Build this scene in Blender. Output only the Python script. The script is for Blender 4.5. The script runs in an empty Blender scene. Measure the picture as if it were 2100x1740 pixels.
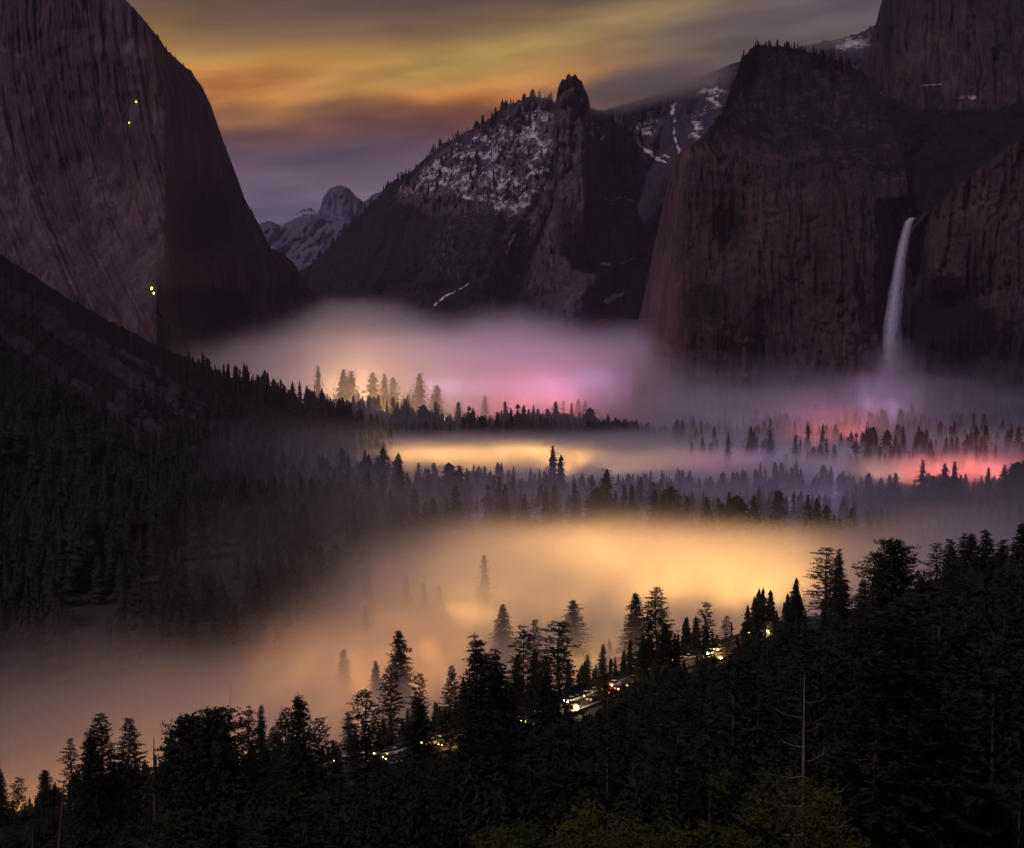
import bpy, math, random
import numpy as np
from mathutils import Vector
R=math.radians
sc=bpy.context.scene
COL=sc.collection
random.seed(7); rng=np.random.default_rng(7)

# ------------------------------------------------------------------ camera
FPX=3050.0; PITCH=math.atan(210/3050); CZ=150.0
cam=bpy.data.cameras.new('camera'); co=bpy.data.objects.new('camera',cam); COL.objects.link(co)
co.location=(0,0,CZ); co.rotation_euler=(math.pi/2-PITCH,0,0)
cam.sensor_width=36; cam.lens=18*FPX/1050; cam.clip_start=1; cam.clip_end=60000
sc.camera=co
def P(px,py,Y):
    "pixel (2100x1740 space) + forward distance -> world point, works on arrays"
    a=(np.asarray(px,float)-1050)/FPX; b=(870-np.asarray(py,float))/FPX
    dy=math.cos(PITCH)+b*math.sin(PITCH); dz=-math.sin(PITCH)+b*math.cos(PITCH)
    t=np.asarray(Y,float)/dy
    return np.stack([a*t,dy*t,CZ+dz*t],-1)
def proj(p):
    x,y,z=p[...,0],p[...,1],p[...,2]-CZ
    f=y*math.cos(PITCH)-z*math.sin(PITCH); u=y*math.sin(PITCH)+z*math.cos(PITCH)
    return 1050+FPX*x/f, 870-FPX*u/f

# ------------------------------------------------------------------ sky, moon, exposure
def lin(r,g,b):
    f=lambda c:(c/255/12.92) if c<=10 else ((c/255+.055)/1.055)**2.4
    return (f(r),f(g),f(b),1)
def nd(nt,t,**k):
    n=nt.nodes.new(t)
    for a,v in k.items(): setattr(n,a,v)
    return n
def math_n(nt,op,a,b=None,c=None,clamp=False):
    n=nt.nodes.new('ShaderNodeMath'); n.operation=op; n.use_clamp=clamp
    for i,v in enumerate((a,b,c)):
        if v is None: continue
        if isinstance(v,(int,float)): n.inputs[i].default_value=v
        else: nt.links.new(v,n.inputs[i])
    return n.outputs[0]
def mixc(nt,f,a,b,mode='MIX'):
    n=nt.nodes.new('ShaderNodeMix'); n.data_type='RGBA'; n.blend_type=mode
    for s,v in ((n.inputs[0],f),(n.inputs[6],a),(n.inputs[7],b)):
        if isinstance(v,(int,float)): s.default_value=v
        elif isinstance(v,tuple): s.default_value=v
        else: nt.links.new(v,s)
    return n.outputs[2]
def ramp(nt,f,stops,interp='LINEAR'):
    n=nt.nodes.new('ShaderNodeValToRGB'); cr=n.color_ramp; cr.interpolation=interp
    while len(cr.elements)<len(stops): cr.elements.new(.5)
    for e,(p,c) in zip(cr.elements,sorted(stops,key=lambda s:s[0])): e.position=p; e.color=c
    nt.links.new(f,n.inputs[0]); return n.outputs[0]
def smooth(nt,v,a,b):
    n=nt.nodes.new('ShaderNodeMapRange'); n.interpolation_type='SMOOTHSTEP'
    n.inputs[1].default_value=a; n.inputs[2].default_value=b
    nt.links.new(v,n.inputs[0]); return n.outputs[0]
MOON_EL,MOON_AZ=48,-142        # elevation, azimuth from +Y (behind the camera, to the left)
MOON_ENERGY=.95
w=bpy.data.worlds.new('World'); sc.world=w; w.use_nodes=True
nt=w.node_tree; nt.nodes.clear()
out=nd(nt,'ShaderNodeOutputWorld'); bg=nd(nt,'ShaderNodeBackground')
nt.links.new(bg.outputs[0],out.inputs[0])
tc=nd(nt,'ShaderNodeTexCoord'); sep=nd(nt,'ShaderNodeSeparateXYZ'); nt.links.new(tc.outputs['Generated'],sep.inputs[0])
x,y,z=sep.outputs
hor=math_n(nt,'SQRT',math_n(nt,'ADD',math_n(nt,'MULTIPLY',x,x),math_n(nt,'MULTIPLY',y,y)))
el=math_n(nt,'ARCTAN2',z,hor); az=math_n(nt,'ARCTAN2',x,y)
# stretched cloud noise in (azimuth, elevation)
cv=nd(nt,'ShaderNodeCombineXYZ'); nt.links.new(math_n(nt,'MULTIPLY',az,3.0),cv.inputs[0])
tilt=math_n(nt,'SUBTRACT',el,math_n(nt,'MULTIPLY',az,.10))
nt.links.new(math_n(nt,'MULTIPLY',tilt,15.0),cv.inputs[1])
n1=nd(nt,'ShaderNodeTexNoise'); n1.inputs['Scale'].default_value=1.35; n1.inputs['Detail'].default_value=3.5; n1.inputs['Roughness'].default_value=.45; n1.inputs['Distortion'].default_value=.5
nt.links.new(cv.outputs[0],n1.inputs['Vector'])
n2=nd(nt,'ShaderNodeTexNoise'); n2.inputs['Scale'].default_value=4.0; n2.inputs['Detail'].default_value=3; n2.inputs['Roughness'].default_value=.5
nt.links.new(cv.outputs[0],n2.inputs['Vector'])
warp=math_n(nt,'MULTIPLY',math_n(nt,'SUBTRACT',n1.outputs[0],.5),.055)
warp2=math_n(nt,'MULTIPLY',math_n(nt,'SUBTRACT',n2.outputs[0],.5),.012)
e2=math_n(nt,'ADD',math_n(nt,'ADD',el,warp),warp2)
def fe(py): return ((660-py)/FPX+.02)/.40
fac=math_n(nt,'DIVIDE',math_n(nt,'ADD',e2,.02),.40)
warm=ramp(nt,fac,[(fe(640),lin(74,66,88)),(fe(450),lin(94,84,104)),(fe(390),lin(98,84,100)),(fe(325),lin(88,68,78)),(fe(275),lin(95,60,54)),
    (fe(236),lin(124,72,42)),(fe(205),lin(176,108,44)),(fe(160),lin(184,128,54)),(fe(115),lin(150,112,56)),(fe(75),lin(112,86,58)),(fe(30),lin(86,65,54)),
    (fe(-60),lin(76,60,58)),(fe(-300),lin(66,56,66)),(1.0,lin(58,50,66))])
cool=ramp(nt,fac,[(fe(640),lin(74,66,88)),(fe(350),lin(90,78,92)),(fe(200),lin(92,80,84)),(fe(130),lin(96,84,76)),(fe(60),lin(88,76,80)),(fe(0),lin(82,70,80)),(fe(-300),lin(64,54,68)),(1.0,lin(58,50,66))])
# the warm light of the town under the clouds lies around this azimuth only
wf=math_n(nt,'MULTIPLY',smooth(nt,az,-.50,-.20),math_n(nt,'SUBTRACT',1.0,smooth(nt,math_n(nt,'ADD',az,math_n(nt,'MULTIPLY',warp,2.5)),-.02,.15)))
colr=mixc(nt,wf,cool,warm)
# second, olive streak that climbs to the right
s2=math_n(nt,'SUBTRACT',el,math_n(nt,'ADD',math_n(nt,'MULTIPLY',az,.22),.178))
s2=math_n(nt,'ADD',s2,math_n(nt,'MULTIPLY',warp,.5))
g=math_n(nt,'POWER',2.718,math_n(nt,'MULTIPLY',math_n(nt,'MULTIPLY',s2,s2),-1/(2*.010**2)))
ga=math_n(nt,'SUBTRACT',az,.0); ga=math_n(nt,'POWER',2.718,math_n(nt,'MULTIPLY',math_n(nt,'MULTIPLY',ga,ga),-1/(2*.11**2)))
colr=mixc(nt,math_n(nt,'MULTIPLY',math_n(nt,'MULTIPLY',g,ga),.75),colr,lin(160,132,70))
# mottling
mo=math_n(nt,'ADD',math_n(nt,'MULTIPLY',math_n(nt,'ADD',math_n(nt,'SUBTRACT',n2.outputs[0],.5),math_n(nt,'MULTIPLY',math_n(nt,'SUBTRACT',n1.outputs[0],.5),.9)),1.25),1.0)
mul=nd(nt,'ShaderNodeVectorMath',operation='SCALE'); nt.links.new(colr,mul.inputs[0]); nt.links.new(mo,mul.inputs['Scale'])
sky=nd(nt,'ShaderNodeTexSky'); sky.sky_type='NISHITA'; sky.sun_disc=False
sky.sun_elevation=R(MOON_EL); sky.sun_rotation=R(MOON_AZ)
sk=nd(nt,'ShaderNodeVectorMath',operation='SCALE'); nt.links.new(sky.outputs[0],sk.inputs[0]); sk.inputs['Scale'].default_value=.0012
add=nd(nt,'ShaderNodeVectorMath',operation='ADD'); nt.links.new(mul.outputs[0],add.inputs[0]); nt.links.new(sk.outputs[0],add.inputs[1])
nt.links.new(add.outputs[0],bg.inputs[0]); bg.inputs[1].default_value=1.25
w.cycles.sampling_method='MANUAL'; w.cycles.sample_map_resolution=256
moon=bpy.data.lights.new('moon','SUN'); moon.energy=MOON_ENERGY; moon.angle=R(2.5); moon.color=(.86,.74,1.0)
mo_=bpy.data.objects.new('moon',moon); COL.objects.link(mo_)
d=Vector((math.sin(R(MOON_AZ))*math.cos(R(MOON_EL)),math.cos(R(MOON_AZ))*math.cos(R(MOON_EL)),math.sin(R(MOON_EL))))
mo_.rotation_euler=d.to_track_quat('Z','Y').to_euler()
sc.view_settings.view_transform='Standard'; sc.view_settings.look='None'; sc.view_settings.exposure=0; sc.view_settings.gamma=1; sc.view_settings.use_curve_mapping=False
cy=sc.cycles
cy.max_bounces=3; cy.diffuse_bounces=1; cy.glossy_bounces=1; cy.transmission_bounces=1; cy.transparent_max_bounces=12; cy.volume_bounces=1
cy.volume_step_rate=6.0; cy.volume_max_steps=256; cy.use_light_tree=True; cy.sample_clamp_direct=0; cy.sample_clamp_indirect=1.5
cy.use_adaptive_sampling=True; cy.adaptive_threshold=.025; cy.use_denoising=True; cy.caustics_reflective=False; cy.caustics_refractive=False

# ------------------------------------------------------------------ helpers
def hsh(ix,iy,iz,s):
    h=(ix.astype(np.int64)*374761393+iy.astype(np.int64)*668265263+iz.astype(np.int64)*2147483647+s*1274126177)&0xffffffff
    h=((h^(h>>13))*1274126177)&0xffffffff; h=h^(h>>16)
    return (h&0xffffff)/float(0xffffff)*2-1
def vnoise(x,y,z=None,s=0):
    x=np.asarray(x,float); y=np.asarray(y,float); z=np.zeros_like(x) if z is None else np.asarray(z,float)
    X,Y,Z=np.floor(x),np.floor(y),np.floor(z); fx,fy,fz=x-X,y-Y,z-Z
    fx,fy,fz=[t*t*t*(t*(t*6-15)+10) for t in (fx,fy,fz)]
    r=0
    for i in (0,1):
        for j in (0,1):
            for k in (0,1):
                r=r+hsh(X+i,Y+j,Z+k,s)*(fx if i else 1-fx)*(fy if j else 1-fy)*(fz if k else 1-fz)
    return r
def fbm(x,y,z=None,o=4,s=0,g=.5):
    x=np.asarray(x,float); y=np.asarray(y,float)
    a=1;r=0;t=0
    for k in range(o):
        r=r+a*vnoise(x*2**k+17.3*k,y*2**k-9.1*k,None if z is None else np.asarray(z)*2**k,s+k); t+=a; a*=g
    return r/t
def ridged(x,y,o=4,s=0):
    a=1;r=0;t=0
    for k in range(o):
        r=r+a*(1-np.abs(vnoise(x*2**k+5.1*k,y*2**k+3.7*k,None,s+k))*2); t+=a; a*=.5
    return r/t
def sst(a,b,v):
    t=np.clip((np.asarray(v,float)-a)/(b-a),0,1); return t*t*(3-2*t)
def blob(U,V,cu,cv_,ru,rv): return np.exp(-((U-cu)/ru)**2-((V-cv_)/rv)**2)
def inpoly(U,V,poly):
    r=np.zeros(U.shape,bool); n=len(poly)
    for i in range(n):
        x1,y1=poly[i]; x2,y2=poly[(i+1)%n]
        c=((y1>V)!=(y2>V))&(U<(x2-x1)*(V-y1)/((y2-y1) or 1e-9)+x1); r^=c
    return r
def segd(U,V,pts):
    "distance in pixels to a polyline"
    r=np.full(U.shape,1e9)
    for (x1,y1),(x2,y2) in zip(pts,pts[1:]):
        dx,dy=x2-x1,y2-y1; t=np.clip(((U-x1)*dx+(V-y1)*dy)/(dx*dx+dy*dy),0,1)
        r=np.minimum(r,np.hypot(U-x1-t*dx,V-y1-t*dy))
    return r
def mesh(name,v,f,mats=(),mi=None,smooth_=False):
    m=bpy.data.meshes.new(name); v=np.asarray(v,np.float32); f=np.asarray(f,np.int32)
    m.vertices.add(len(v)); m.vertices.foreach_set('co',v.ravel())
    k=f.shape[1]; m.loops.add(f.size); m.loops.foreach_set('vertex_index',f.ravel())
    m.polygons.add(len(f)); m.polygons.foreach_set('loop_start',np.arange(0,f.size,k,dtype=np.int32))
    if mi is not None: m.polygons.foreach_set('material_index',np.asarray(mi,np.int32))
    for a in mats: m.materials.append(a)
    m.polygons.foreach_set('use_smooth',np.full(len(f),bool(smooth_)))
    m.update(calc_edges=True); m.validate()
    return m
def link(name,data,parent=None,label=None,cat=None,group=None,kind=None,loc=None,rz=0,s=None):
    o=bpy.data.objects.new(name,data); COL.objects.link(o)
    if parent: o.parent=parent
    if label: o['label']=label
    if cat: o['category']=cat
    if group: o['group']=group
    if kind: o['kind']=kind
    if loc is not None: o.location=[float(q) for q in loc]
    if rz: o.rotation_euler=(0,0,rz)
    if s: o.scale=s if isinstance(s,tuple) else (s,s,s)
    return o
def attr(m,name,a): m.attributes.new(name,'FLOAT','POINT').data.foreach_set('value',np.asarray(a,np.float32).ravel())
def mat(name): 
    m=bpy.data.materials.new(name); m.use_nodes=True; nt=m.node_tree; b=nt.nodes['Principled BSDF']; return m,nt,b

# ------------------------------------------------------------------ materials
def tex(nt,scale,vec=None,detail=5,rough=.55,dist=0,xyz=(1,1,1)):
    tc=nd(nt,'ShaderNodeNewGeometry') if vec is None else None
    mp=nd(nt,'ShaderNodeMapping'); mp.inputs['Scale'].default_value=xyz
    nt.links.new(tc.outputs['Position'] if tc else vec,mp.inputs[0])
    n=nd(nt,'ShaderNodeTexNoise'); n.inputs['Scale'].default_value=scale; n.inputs['Detail'].default_value=detail
    n.inputs['Roughness'].default_value=rough; n.inputs['Distortion'].default_value=dist
    nt.links.new(mp.outputs[0],n.inputs['Vector']); return n.outputs[0]
def att(nt,name):
    a=nd(nt,'ShaderNodeAttribute'); a.attribute_name=name; return a.outputs['Fac']
def rock_mat(name,dark,mid,pale,stain,veg=(.012,.011,.007,1),snow=(.80,.73,.64,1),stretch=.12,sc_=.03):
    m,nt,b=mat(name)
    st=tex(nt,sc_,xyz=(1,1,stretch),detail=7,rough=.62,dist=.6)
    fine=tex(nt,sc_*2.2,xyz=(1,1,.45),detail=8,rough=.72)
    big=tex(nt,sc_*.18,detail=4,rough=.5)
    c=ramp(nt,math_n(nt,'ADD',math_n(nt,'MULTIPLY',st,.65),math_n(nt,'MULTIPLY',fine,.35)),[(.36,dark),(.50,mid),(.62,pale)])
    slab=tex(nt,sc_*.45,xyz=(1,1,.4),detail=3,rough=.5,dist=1.2)
    c=mixc(nt,math_n(nt,'MULTIPLY',smooth(nt,slab,.50,.60),.45),c,pale)
    c=mixc(nt,math_n(nt,'MULTIPLY',smooth(nt,tex(nt,sc_*.9,xyz=(1,1,stretch*.6),detail=5),.52,.66),.75),c,stain)
    # per vertex: pale bare rock; dark paints in shade of recesses, turned-away wall
    c=mixc(nt,att(nt,'pale'),c,pale)
    c=mixc(nt,att(nt,'dark'),c,dark)
    dk=mixc(nt,smooth(nt,big,.40,.60),c,(mid[0]*.5,mid[1]*.5,mid[2]*.5,1)); c=mixc(nt,.5,c,dk)
    vn=tex(nt,.045,detail=6,rough=.7)
    c=mixc(nt,smooth(nt,math_n(nt,'ADD',math_n(nt,'MULTIPLY',vn,.9),math_n(nt,'SUBTRACT',att(nt,'veg'),.72)),.14,.30),c,veg)
    sn=tex(nt,.085,detail=7,rough=.8,xyz=(1,.6,1.0))
    c=mixc(nt,smooth(nt,math_n(nt,'ADD',sn,math_n(nt,'SUBTRACT',att(nt,'snow'),1.0)),-.02,.11),c,snow)
    nt.links.new(c,b.inputs['Base Color']); b.inputs['Roughness'].default_value=.9; b.inputs['Specular IOR Level'].default_value=.15
    bp=nd(nt,'ShaderNodeBump'); bp.inputs['Strength'].default_value=.9; bp.inputs['Distance'].default_value=9
    nt.links.new(math_n(nt,'ADD',st,math_n(nt,'MULTIPLY',fine,.6)),bp.inputs['Height']); nt.links.new(bp.outputs[0],b.inputs['Normal'])
    return m
M_elcap=rock_mat('granite_grey_streaked',(0.028,0.018,0.020,1),(0.092,0.057,0.056,1),(0.228,0.146,0.143,1),(0.149,0.066,0.039,1),stretch=.05,sc_=.055)
M_mid=rock_mat('granite_dark_snow',(0.027,0.024,0.032,1),(0.068,0.054,0.068,1),(0.153,0.122,0.126,1),(0.117,0.068,0.040,1),stretch=.14,sc_=.03)
M_right=rock_mat('granite_brown_wet',(0.016,0.013,0.014,1),(0.051,0.035,0.034,1),(0.123,0.084,0.072,1),(0.138,0.061,0.029,1),stretch=.07,sc_=.05)
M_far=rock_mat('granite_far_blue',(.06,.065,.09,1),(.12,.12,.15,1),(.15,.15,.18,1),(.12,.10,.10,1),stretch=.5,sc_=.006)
M_talus=rock_mat('talus_scree',(0.015,0.012,0.012,1),(0.039,0.030,0.030,1),(0.094,0.074,0.077,1),(0.039,0.022,0.014,1),veg=(.009,.010,.005,1),stretch=1,sc_=.04)
def ground_mat():
    m,nt,b=mat('forest_floor')
    c=ramp(nt,tex(nt,.05,detail=8,rough=.65),[(.35,(.007,.007,.004,1)),(.5,(.014,.013,.007,1)),(.68,(.026,.022,.012,1))])
    nt.links.new(c,b.inputs['Base Color']); b.inputs['Roughness'].default_value=.95
    bp=nd(nt,'ShaderNodeBump'); bp.inputs['Distance'].default_value=1.0; nt.links.new(tex(nt,.4,detail=6),bp.inputs['Height']); nt.links.new(bp.outputs[0],b.inputs['Normal'])
    return m
M_ground=ground_mat()
def leaf_mat(name,a,b_,transl=.25):
    m,nt,b=mat(name)
    oi=nd(nt,'ShaderNodeObjectInfo')
    n=tex(nt,.35,detail=4,rough=.6)
    f=math_n(nt,'ADD',math_n(nt,'MULTIPLY',n,.7),math_n(nt,'MULTIPLY',oi.outputs['Random'],.3),clamp=True)
    c=ramp(nt,f,[(.35,a),(.7,b_)])
    nt.links.new(c,b.inputs['Base Color']); b.inputs['Roughness'].default_value=.75; b.inputs['Specular IOR Level'].default_value=.2
    tr=nd(nt,'ShaderNodeBsdfTranslucent'); nt.links.new(c,tr.inputs[0])
    mx=nd(nt,'ShaderNodeMixShader'); mx.inputs[0].default_value=transl
    nt.links.new(b.outputs[0],mx.inputs[1]); nt.links.new(tr.outputs[0],mx.inputs[2])
    nt.links.new(mx.outputs[0],nt.nodes['Material Output'].inputs[0])
    return m
M_needle=leaf_mat('needles_dark',(.014,.018,.007,1),(.038,.044,.014,1))
M_needle2=leaf_mat('needles_far',(.007,.009,.005,1),(.019,.021,.010,1),.1)
M_leaf=leaf_mat('leaves_olive',(.05,.055,.010,1),(.12,.11,.018,1),.35)
def bark_mat(name,a,b_):
    m,nt,b=mat(name)
    c=ramp(nt,tex(nt,2.2,xyz=(1,1,.2),detail=5,rough=.7),[(.35,a),(.65,b_)])
    nt.links.new(c,b.inputs['Base Color']); b.inputs['Roughness'].default_value=.95
    return m
M_bark=bark_mat('bark_brown',(.03,.02,.016,1),(.10,.065,.05,1))
M_dead=bark_mat('bark_bleached',(.10,.085,.08,1),(.24,.2,.19,1))

# ------------------------------------------------------------------ terrain
def ground(x,y):
    x=np.asarray(x,float); y=np.asarray(y,float)
    sh=np.where(x<80,1.2*x,96+.7*(x-80)); sh=np.maximum(sh,-420)*(.25+.75*sst(80,260,y))
    yp=y-sh
    ext=35*sst(-40,-80,x)
    yp=np.where(yp>385,np.maximum(385,yp-ext),yp)
    z=np.interp(yp,[-900,-400,-100,-5,25,60,100,180,250,300,340,385,450,520,575],[230,190,152,148,118,98,86,70,57,51.5,50,50,20,3,0])
    z=z*(1-sst(650,800,y))
    rough=sst(50,20,np.abs(yp-362)-8)
    z=z+np.where((yp>40)&(yp<520),fbm(x*.02,y*.02,o=3,s=3)*4*(1-rough)*sst(20,90,yp),0)
    z=z+fbm(x*.006,y*.006,o=3,s=5)*3*(1-rough)
    return z
def axis(lo,mid0,mid1,hi,step,n):
    core=np.arange(mid0,mid1+step,step)
    L=mid0-np.cumsum(step*1.22**np.arange(1,n))[::-1]; L=L[L>lo]; H=core[-1]+np.cumsum(step*1.22**np.arange(1,n)); H=H[H<hi]
    return np.concatenate([[lo],L,core,H,[hi]])
gx=axis(-5000,-420,480,5000,5,40); gy=axis(-3300,-40,1000,11400,5,40)
GX,GY=np.meshgrid(gx,gy); GZ=ground(GX,GY)
nx,ny=len(gx),len(gy)
def grid_faces(nv,nu,flip=False):
    i=np.arange(nv*nu).reshape(nv,nu); a,b,c,d=i[:-1,:-1],i[:-1,1:],i[1:,1:],i[1:,:-1]
    f=np.stack([a,b,c,d],-1).reshape(-1,4); return f[:,::-1] if flip else f
g_=link('valley_ground',mesh('valley_ground',np.stack([GX,GY,GZ],-1).reshape(-1,3),grid_faces(ny,nx),[M_ground],smooth_=True),kind='structure',label='dark forest floor of the valley and the near hillside')

# ------------------------------------------------------------------ mountains
def relief(name,material,crest,base,depth,noise,step=2.2,vpow=1.0,crough=3.0,attrs=None,back=(25,120,400,900),label=None,extra=None,seed=0,bottom=-15):
    """crest/base: (px,py,Y) polylines over the same px range. depth(U,V,py)->metres added, noise(U,PY)->metres relief."""
    c=np.array(crest,float); b=np.array(base,float)
    u=np.arange(c[0,0],c[-1,0]+step,step); u[-1]=c[-1,0]
    cpy=np.interp(u,c[:,0],c[:,1])-crough*np.abs(fbm(u*.11,u*0+seed,o=4,s=seed+40))*1.8+crough*.6; cY=np.interp(u,c[:,0],c[:,2])
    bpy_=np.interp(u,b[:,0],b[:,1]); bY=np.interp(u,b[:,0],b[:,2])
    bpy_=np.maximum(bpy_,cpy+4)
    nv=int(max(12,(bpy_-cpy).max()/step)); v=np.linspace(0,1,nv)[:,None]
    U=np.repeat(u[None],nv,0); V=np.repeat(v,len(u),1)
    PY=cpy[None]+(bpy_-cpy)[None]*V
    Y=cY[None]+(bY-cY)[None]*V**vpow
    Y=Y+depth(U,V,PY)
    edge=np.minimum(1,(PY-cpy[None])/25)
    Y=Y+noise(U,PY)*(.15+.85*edge)
    pts=P(U,PY,Y)
    rows=[pts]
    top=pts[0]; A={k:[f(U,PY)] for k,f in (attrs or {}).items()}
    for k,bk in enumerate(back):
        q=top.copy(); q[:,1]+=bk; q[:,0]*=(top[:,1]+bk)/top[:,1]*.15+.85
        h=top[:,2]-bottom; q[:,2]=bottom+h*[.985,.93,.6,0.][k]
        rows.insert(0,q[None])
        for kk in A: A[kk].insert(0,A[kk][-1][:1]*(0 if kk=='snow' else 1))
    bot=pts[-1].copy(); bot[:,1]*=.97; bot[:,0]*=.97; bot[:,2]=bottom; rows.append(bot[None])   # foot, down to the valley floor
    for kk in A: A[kk].append(A[kk][-1][-1:])
    allp=np.concatenate(rows,0)
    m=mesh(name,allp.reshape(-1,3),grid_faces(allp.shape[0],len(u)),[material],smooth_=True)
    for k in ('pale','dark','veg','snow'):
        attr(m,k,np.concatenate(A[k],0) if k in A else np.zeros(allp.shape[:2]))
    o=link(name,m,kind='structure',label=label)
    return o,pts,U,PY
Z=lambda U,V,PY:0*U
# El Capitan
def d_elcap(U,V,PY):
    nose=np.interp(PY,[-100,0,200,519,610,700],[285,292,336,341,321,346])
    r=U-nose
    d=np.where(r>0,np.minimum(r,400)*4.2,-r*.9)                       # the right wall turns away from the light
    d=d+140*sst(0,10,r)*blob(U,PY,420,450,70,75)                       # deep recess
    d=d-110*blob(U,PY,560,560,60,50)*sst(0,30,r)
    d=d-90*sst(40,-10,r)*sst(430,700,PY)-150*sst(300,640,PY)
    d=d+40*np.sin(np.clip((U-60)/230,0,1)*np.pi)*sst(100,500,PY)
    d=d-55*blob(U-.35*(PY-400),PY,60,400,26,260)                      # diagonal buttress sweeping down right
    return d
def n_elcap(U,PY):
    w=U-.10*(PY-300)-.0004*(PY-100)**2*(U<340)
    n=20*ridged(w/46,PY/420,3,s=1)+13*ridged(w/15,PY/260,3,s=2)+9*fbm(w/6,PY/90,o=4,s=3)
    n=n+16*fbm(U/50,PY/60,o=3,s=9)+4*vnoise(w/3.2,PY/40,s=4)
    return n
relief('granite_cliff',M_elcap,
  [(-90,-160,2700),(150,-150,2700),(225,-60,2700),(255,-5,2700),(300,45,2700),(345,105,2720),(395,150,2740),(415,180,2750),(432,215,2760),(450,270,2760),(470,320,2760),(485,370,2760),(495,395,2760),(520,440,2760),(545,490,2760),(552,508,2760),(580,518,2740),(605,542,2740),(622,572,2720),(642,600,2700),(668,628,2700)],
  [(-90,760,2500),(340,760,2450),(668,760,2480)],d_elcap,n_elcap,seed=1,crough=3,
  attrs={'pale':lambda U,V:np.clip(.55*blob(U,V,270,600,110,170)*(U<345)+.95*blob(U,V,435,295,36,80)*(U>345)+.35*blob(U,V,300,300,30,140)*(U<340)+.6*blob(U-.6*(V-640),V,545,640,18,60)+.5*blob(U-.35*(V-400),V,62,400,24,200),0,.8)*(.5+.5*fbm(U/14,V/60,o=4,s=77)),
         'dark':lambda U,V:np.clip(.85*blob(U,V,400,450,75,80)*(U>335)+.85*blob(U,V,360,610,55,75)*(U>322)+.5*blob(U,V,150,250,80,90)+.3*(U>345),0,.9),  # shade of the recesses and right wall painted into the rock
         'veg':lambda U,V:np.clip(.8*(U>320)*sst(520,640,V)*sst(560,480,U)+.5*blob(U,V,600,600,40,50),0,1)},
  label='huge sheer granite cliff on the left with vertical streaks')
# middle mountain
CR_MID=[(600,566,4500),(620,553,4480),(640,540,4450),(680,502,4350),(720,457,4250),(760,420,4150),(800,375,4100),(840,355,4050),(860,335,4000),(900,300,3950),(960,268,3900),(1000,245,3850),(1040,215,3800),(1090,198,3750),(1128,200,3700),(1138,212,3690),(1143,190,3560),(1147,172,3550),(1153,160,3550),(1159,163,3550),(1165,149,3550),(1172,156,3550),(1179,152,3550),(1186,162,3550),(1193,166,3550),(1199,182,3560),(1206,194,3570),(1211,222,3700),(1240,228,3800),(1262,218,3900),(1300,208,4050),(1350,192,4150),(1400,172,4200),(1450,152,4300),(1500,130,4400),(1560,110,4500),(1640,95,4600),(1700,82,4650),(1760,70,4700),(1810,40,4750),(1870,10,4800)]
snowpoly=[(850,392),(868,335),(905,305),(970,272),(1040,235),(1092,202),(1138,196),(1138,330),(1120,385),(1085,440),(1045,445),(1000,415),(940,405),(900,412)]
def s_mid(U,V):
    U,V=U+7*fbm(U/22,V/22,o=3,s=33),V+7*fbm(U/19,V/25,o=3,s=34)
    s=np.where(inpoly(U,V,snowpoly),.60,0.)*(.82+.25*fbm(U/18,V/14,o=3,s=31))
    crestd=V-np.interp(U,[c[0] for c in CR_MID],[c[1] for c in CR_MID])
    s=s*sst(6,26,crestd+8*vnoise(U/9,V*0,s=5))
    q=np.maximum.reduce([.60*blob(U,V,1460,200,60,62),.58*blob(U,V,1428,262,36,52),.50*blob(U,V,1320,262,80,60),.5*blob(U,V,1385,215,60,26)]); s=np.maximum(s,q*(.92+.45*fbm(U/13,V/9,o=4,s=35))); s=np.maximum(s,.46*blob(U,V,1110,425,30,26))
    s=np.maximum(s,.62*blob(U,V,1740,88,80,26)); s=np.maximum(s,.48*blob(U,V,1790,75,25,30)); s=np.maximum(s,.5*blob(U,V,840,390,70,40)); s=np.maximum(s,.36*blob(U,V,1250,230,60,60))
    for pts,wd,am in (([(1052,482),(1046,498),(1036,516)],5,.8),([(890,628),(925,605),(960,582)],3.5,.75),([(1244,618),(1262,604),(1277,600)],6,.9),([(1234,543),(1250,545)],3,.9),([(1270,541),(1284,536),(1296,527)],3.4,.9),
        ([(1300,280),(1318,296),(1340,318),(1362,330)],4.5,.8),([(1340,322),(1360,316),(1372,320)],3,.7),([(1372,195),(1380,240),(1386,290),(1392,318)],6,.62),([(1236,412),(1270,408),(1304,414)],2.5,.66),([(1210,215),(1213,250),(1212,290)],3,.6),([(1225,260),(1240,275),(1236,285)],6,.55),([(1300,345),(1290,350),(1280,356)],4,.5),([(1040,520),(1030,545)],2.5,.55)):
        s=np.maximum(s,(am+.0)*np.exp(-(segd(U,V,pts)/wd)**2)*(.95+.3*vnoise(U/6,V/6,s=8)))
    return s
def d_mid(U,V,PY):
    d=-420*(sst(1136,1144,U+8*vnoise(PY/25,PY*0,s=6))-sst(1205,1213,U-.03*(PY-200)))*sst(540,400,PY)         # the spire stands forward
    rid=np.interp(PY,[150,400,640],[1180,1100,760]); d=d-np.abs(U-rid)*0
    d=d+260*blob(U,PY,1060,560,40,90)                                     # gully with old snow
    d=d-220*blob(U,PY,960,520,110,120)-160*blob(U,PY,760,560,90,80)
    d=d+320*blob(U,PY,1300,450,50,140)-360*blob(U-.8*(420-PY),PY,1350,420,40,200)
    d=d-300*blob(U,PY,1160,620,90,60)+160*blob(U,PY,1250,330,26,120)
    return d
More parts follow.
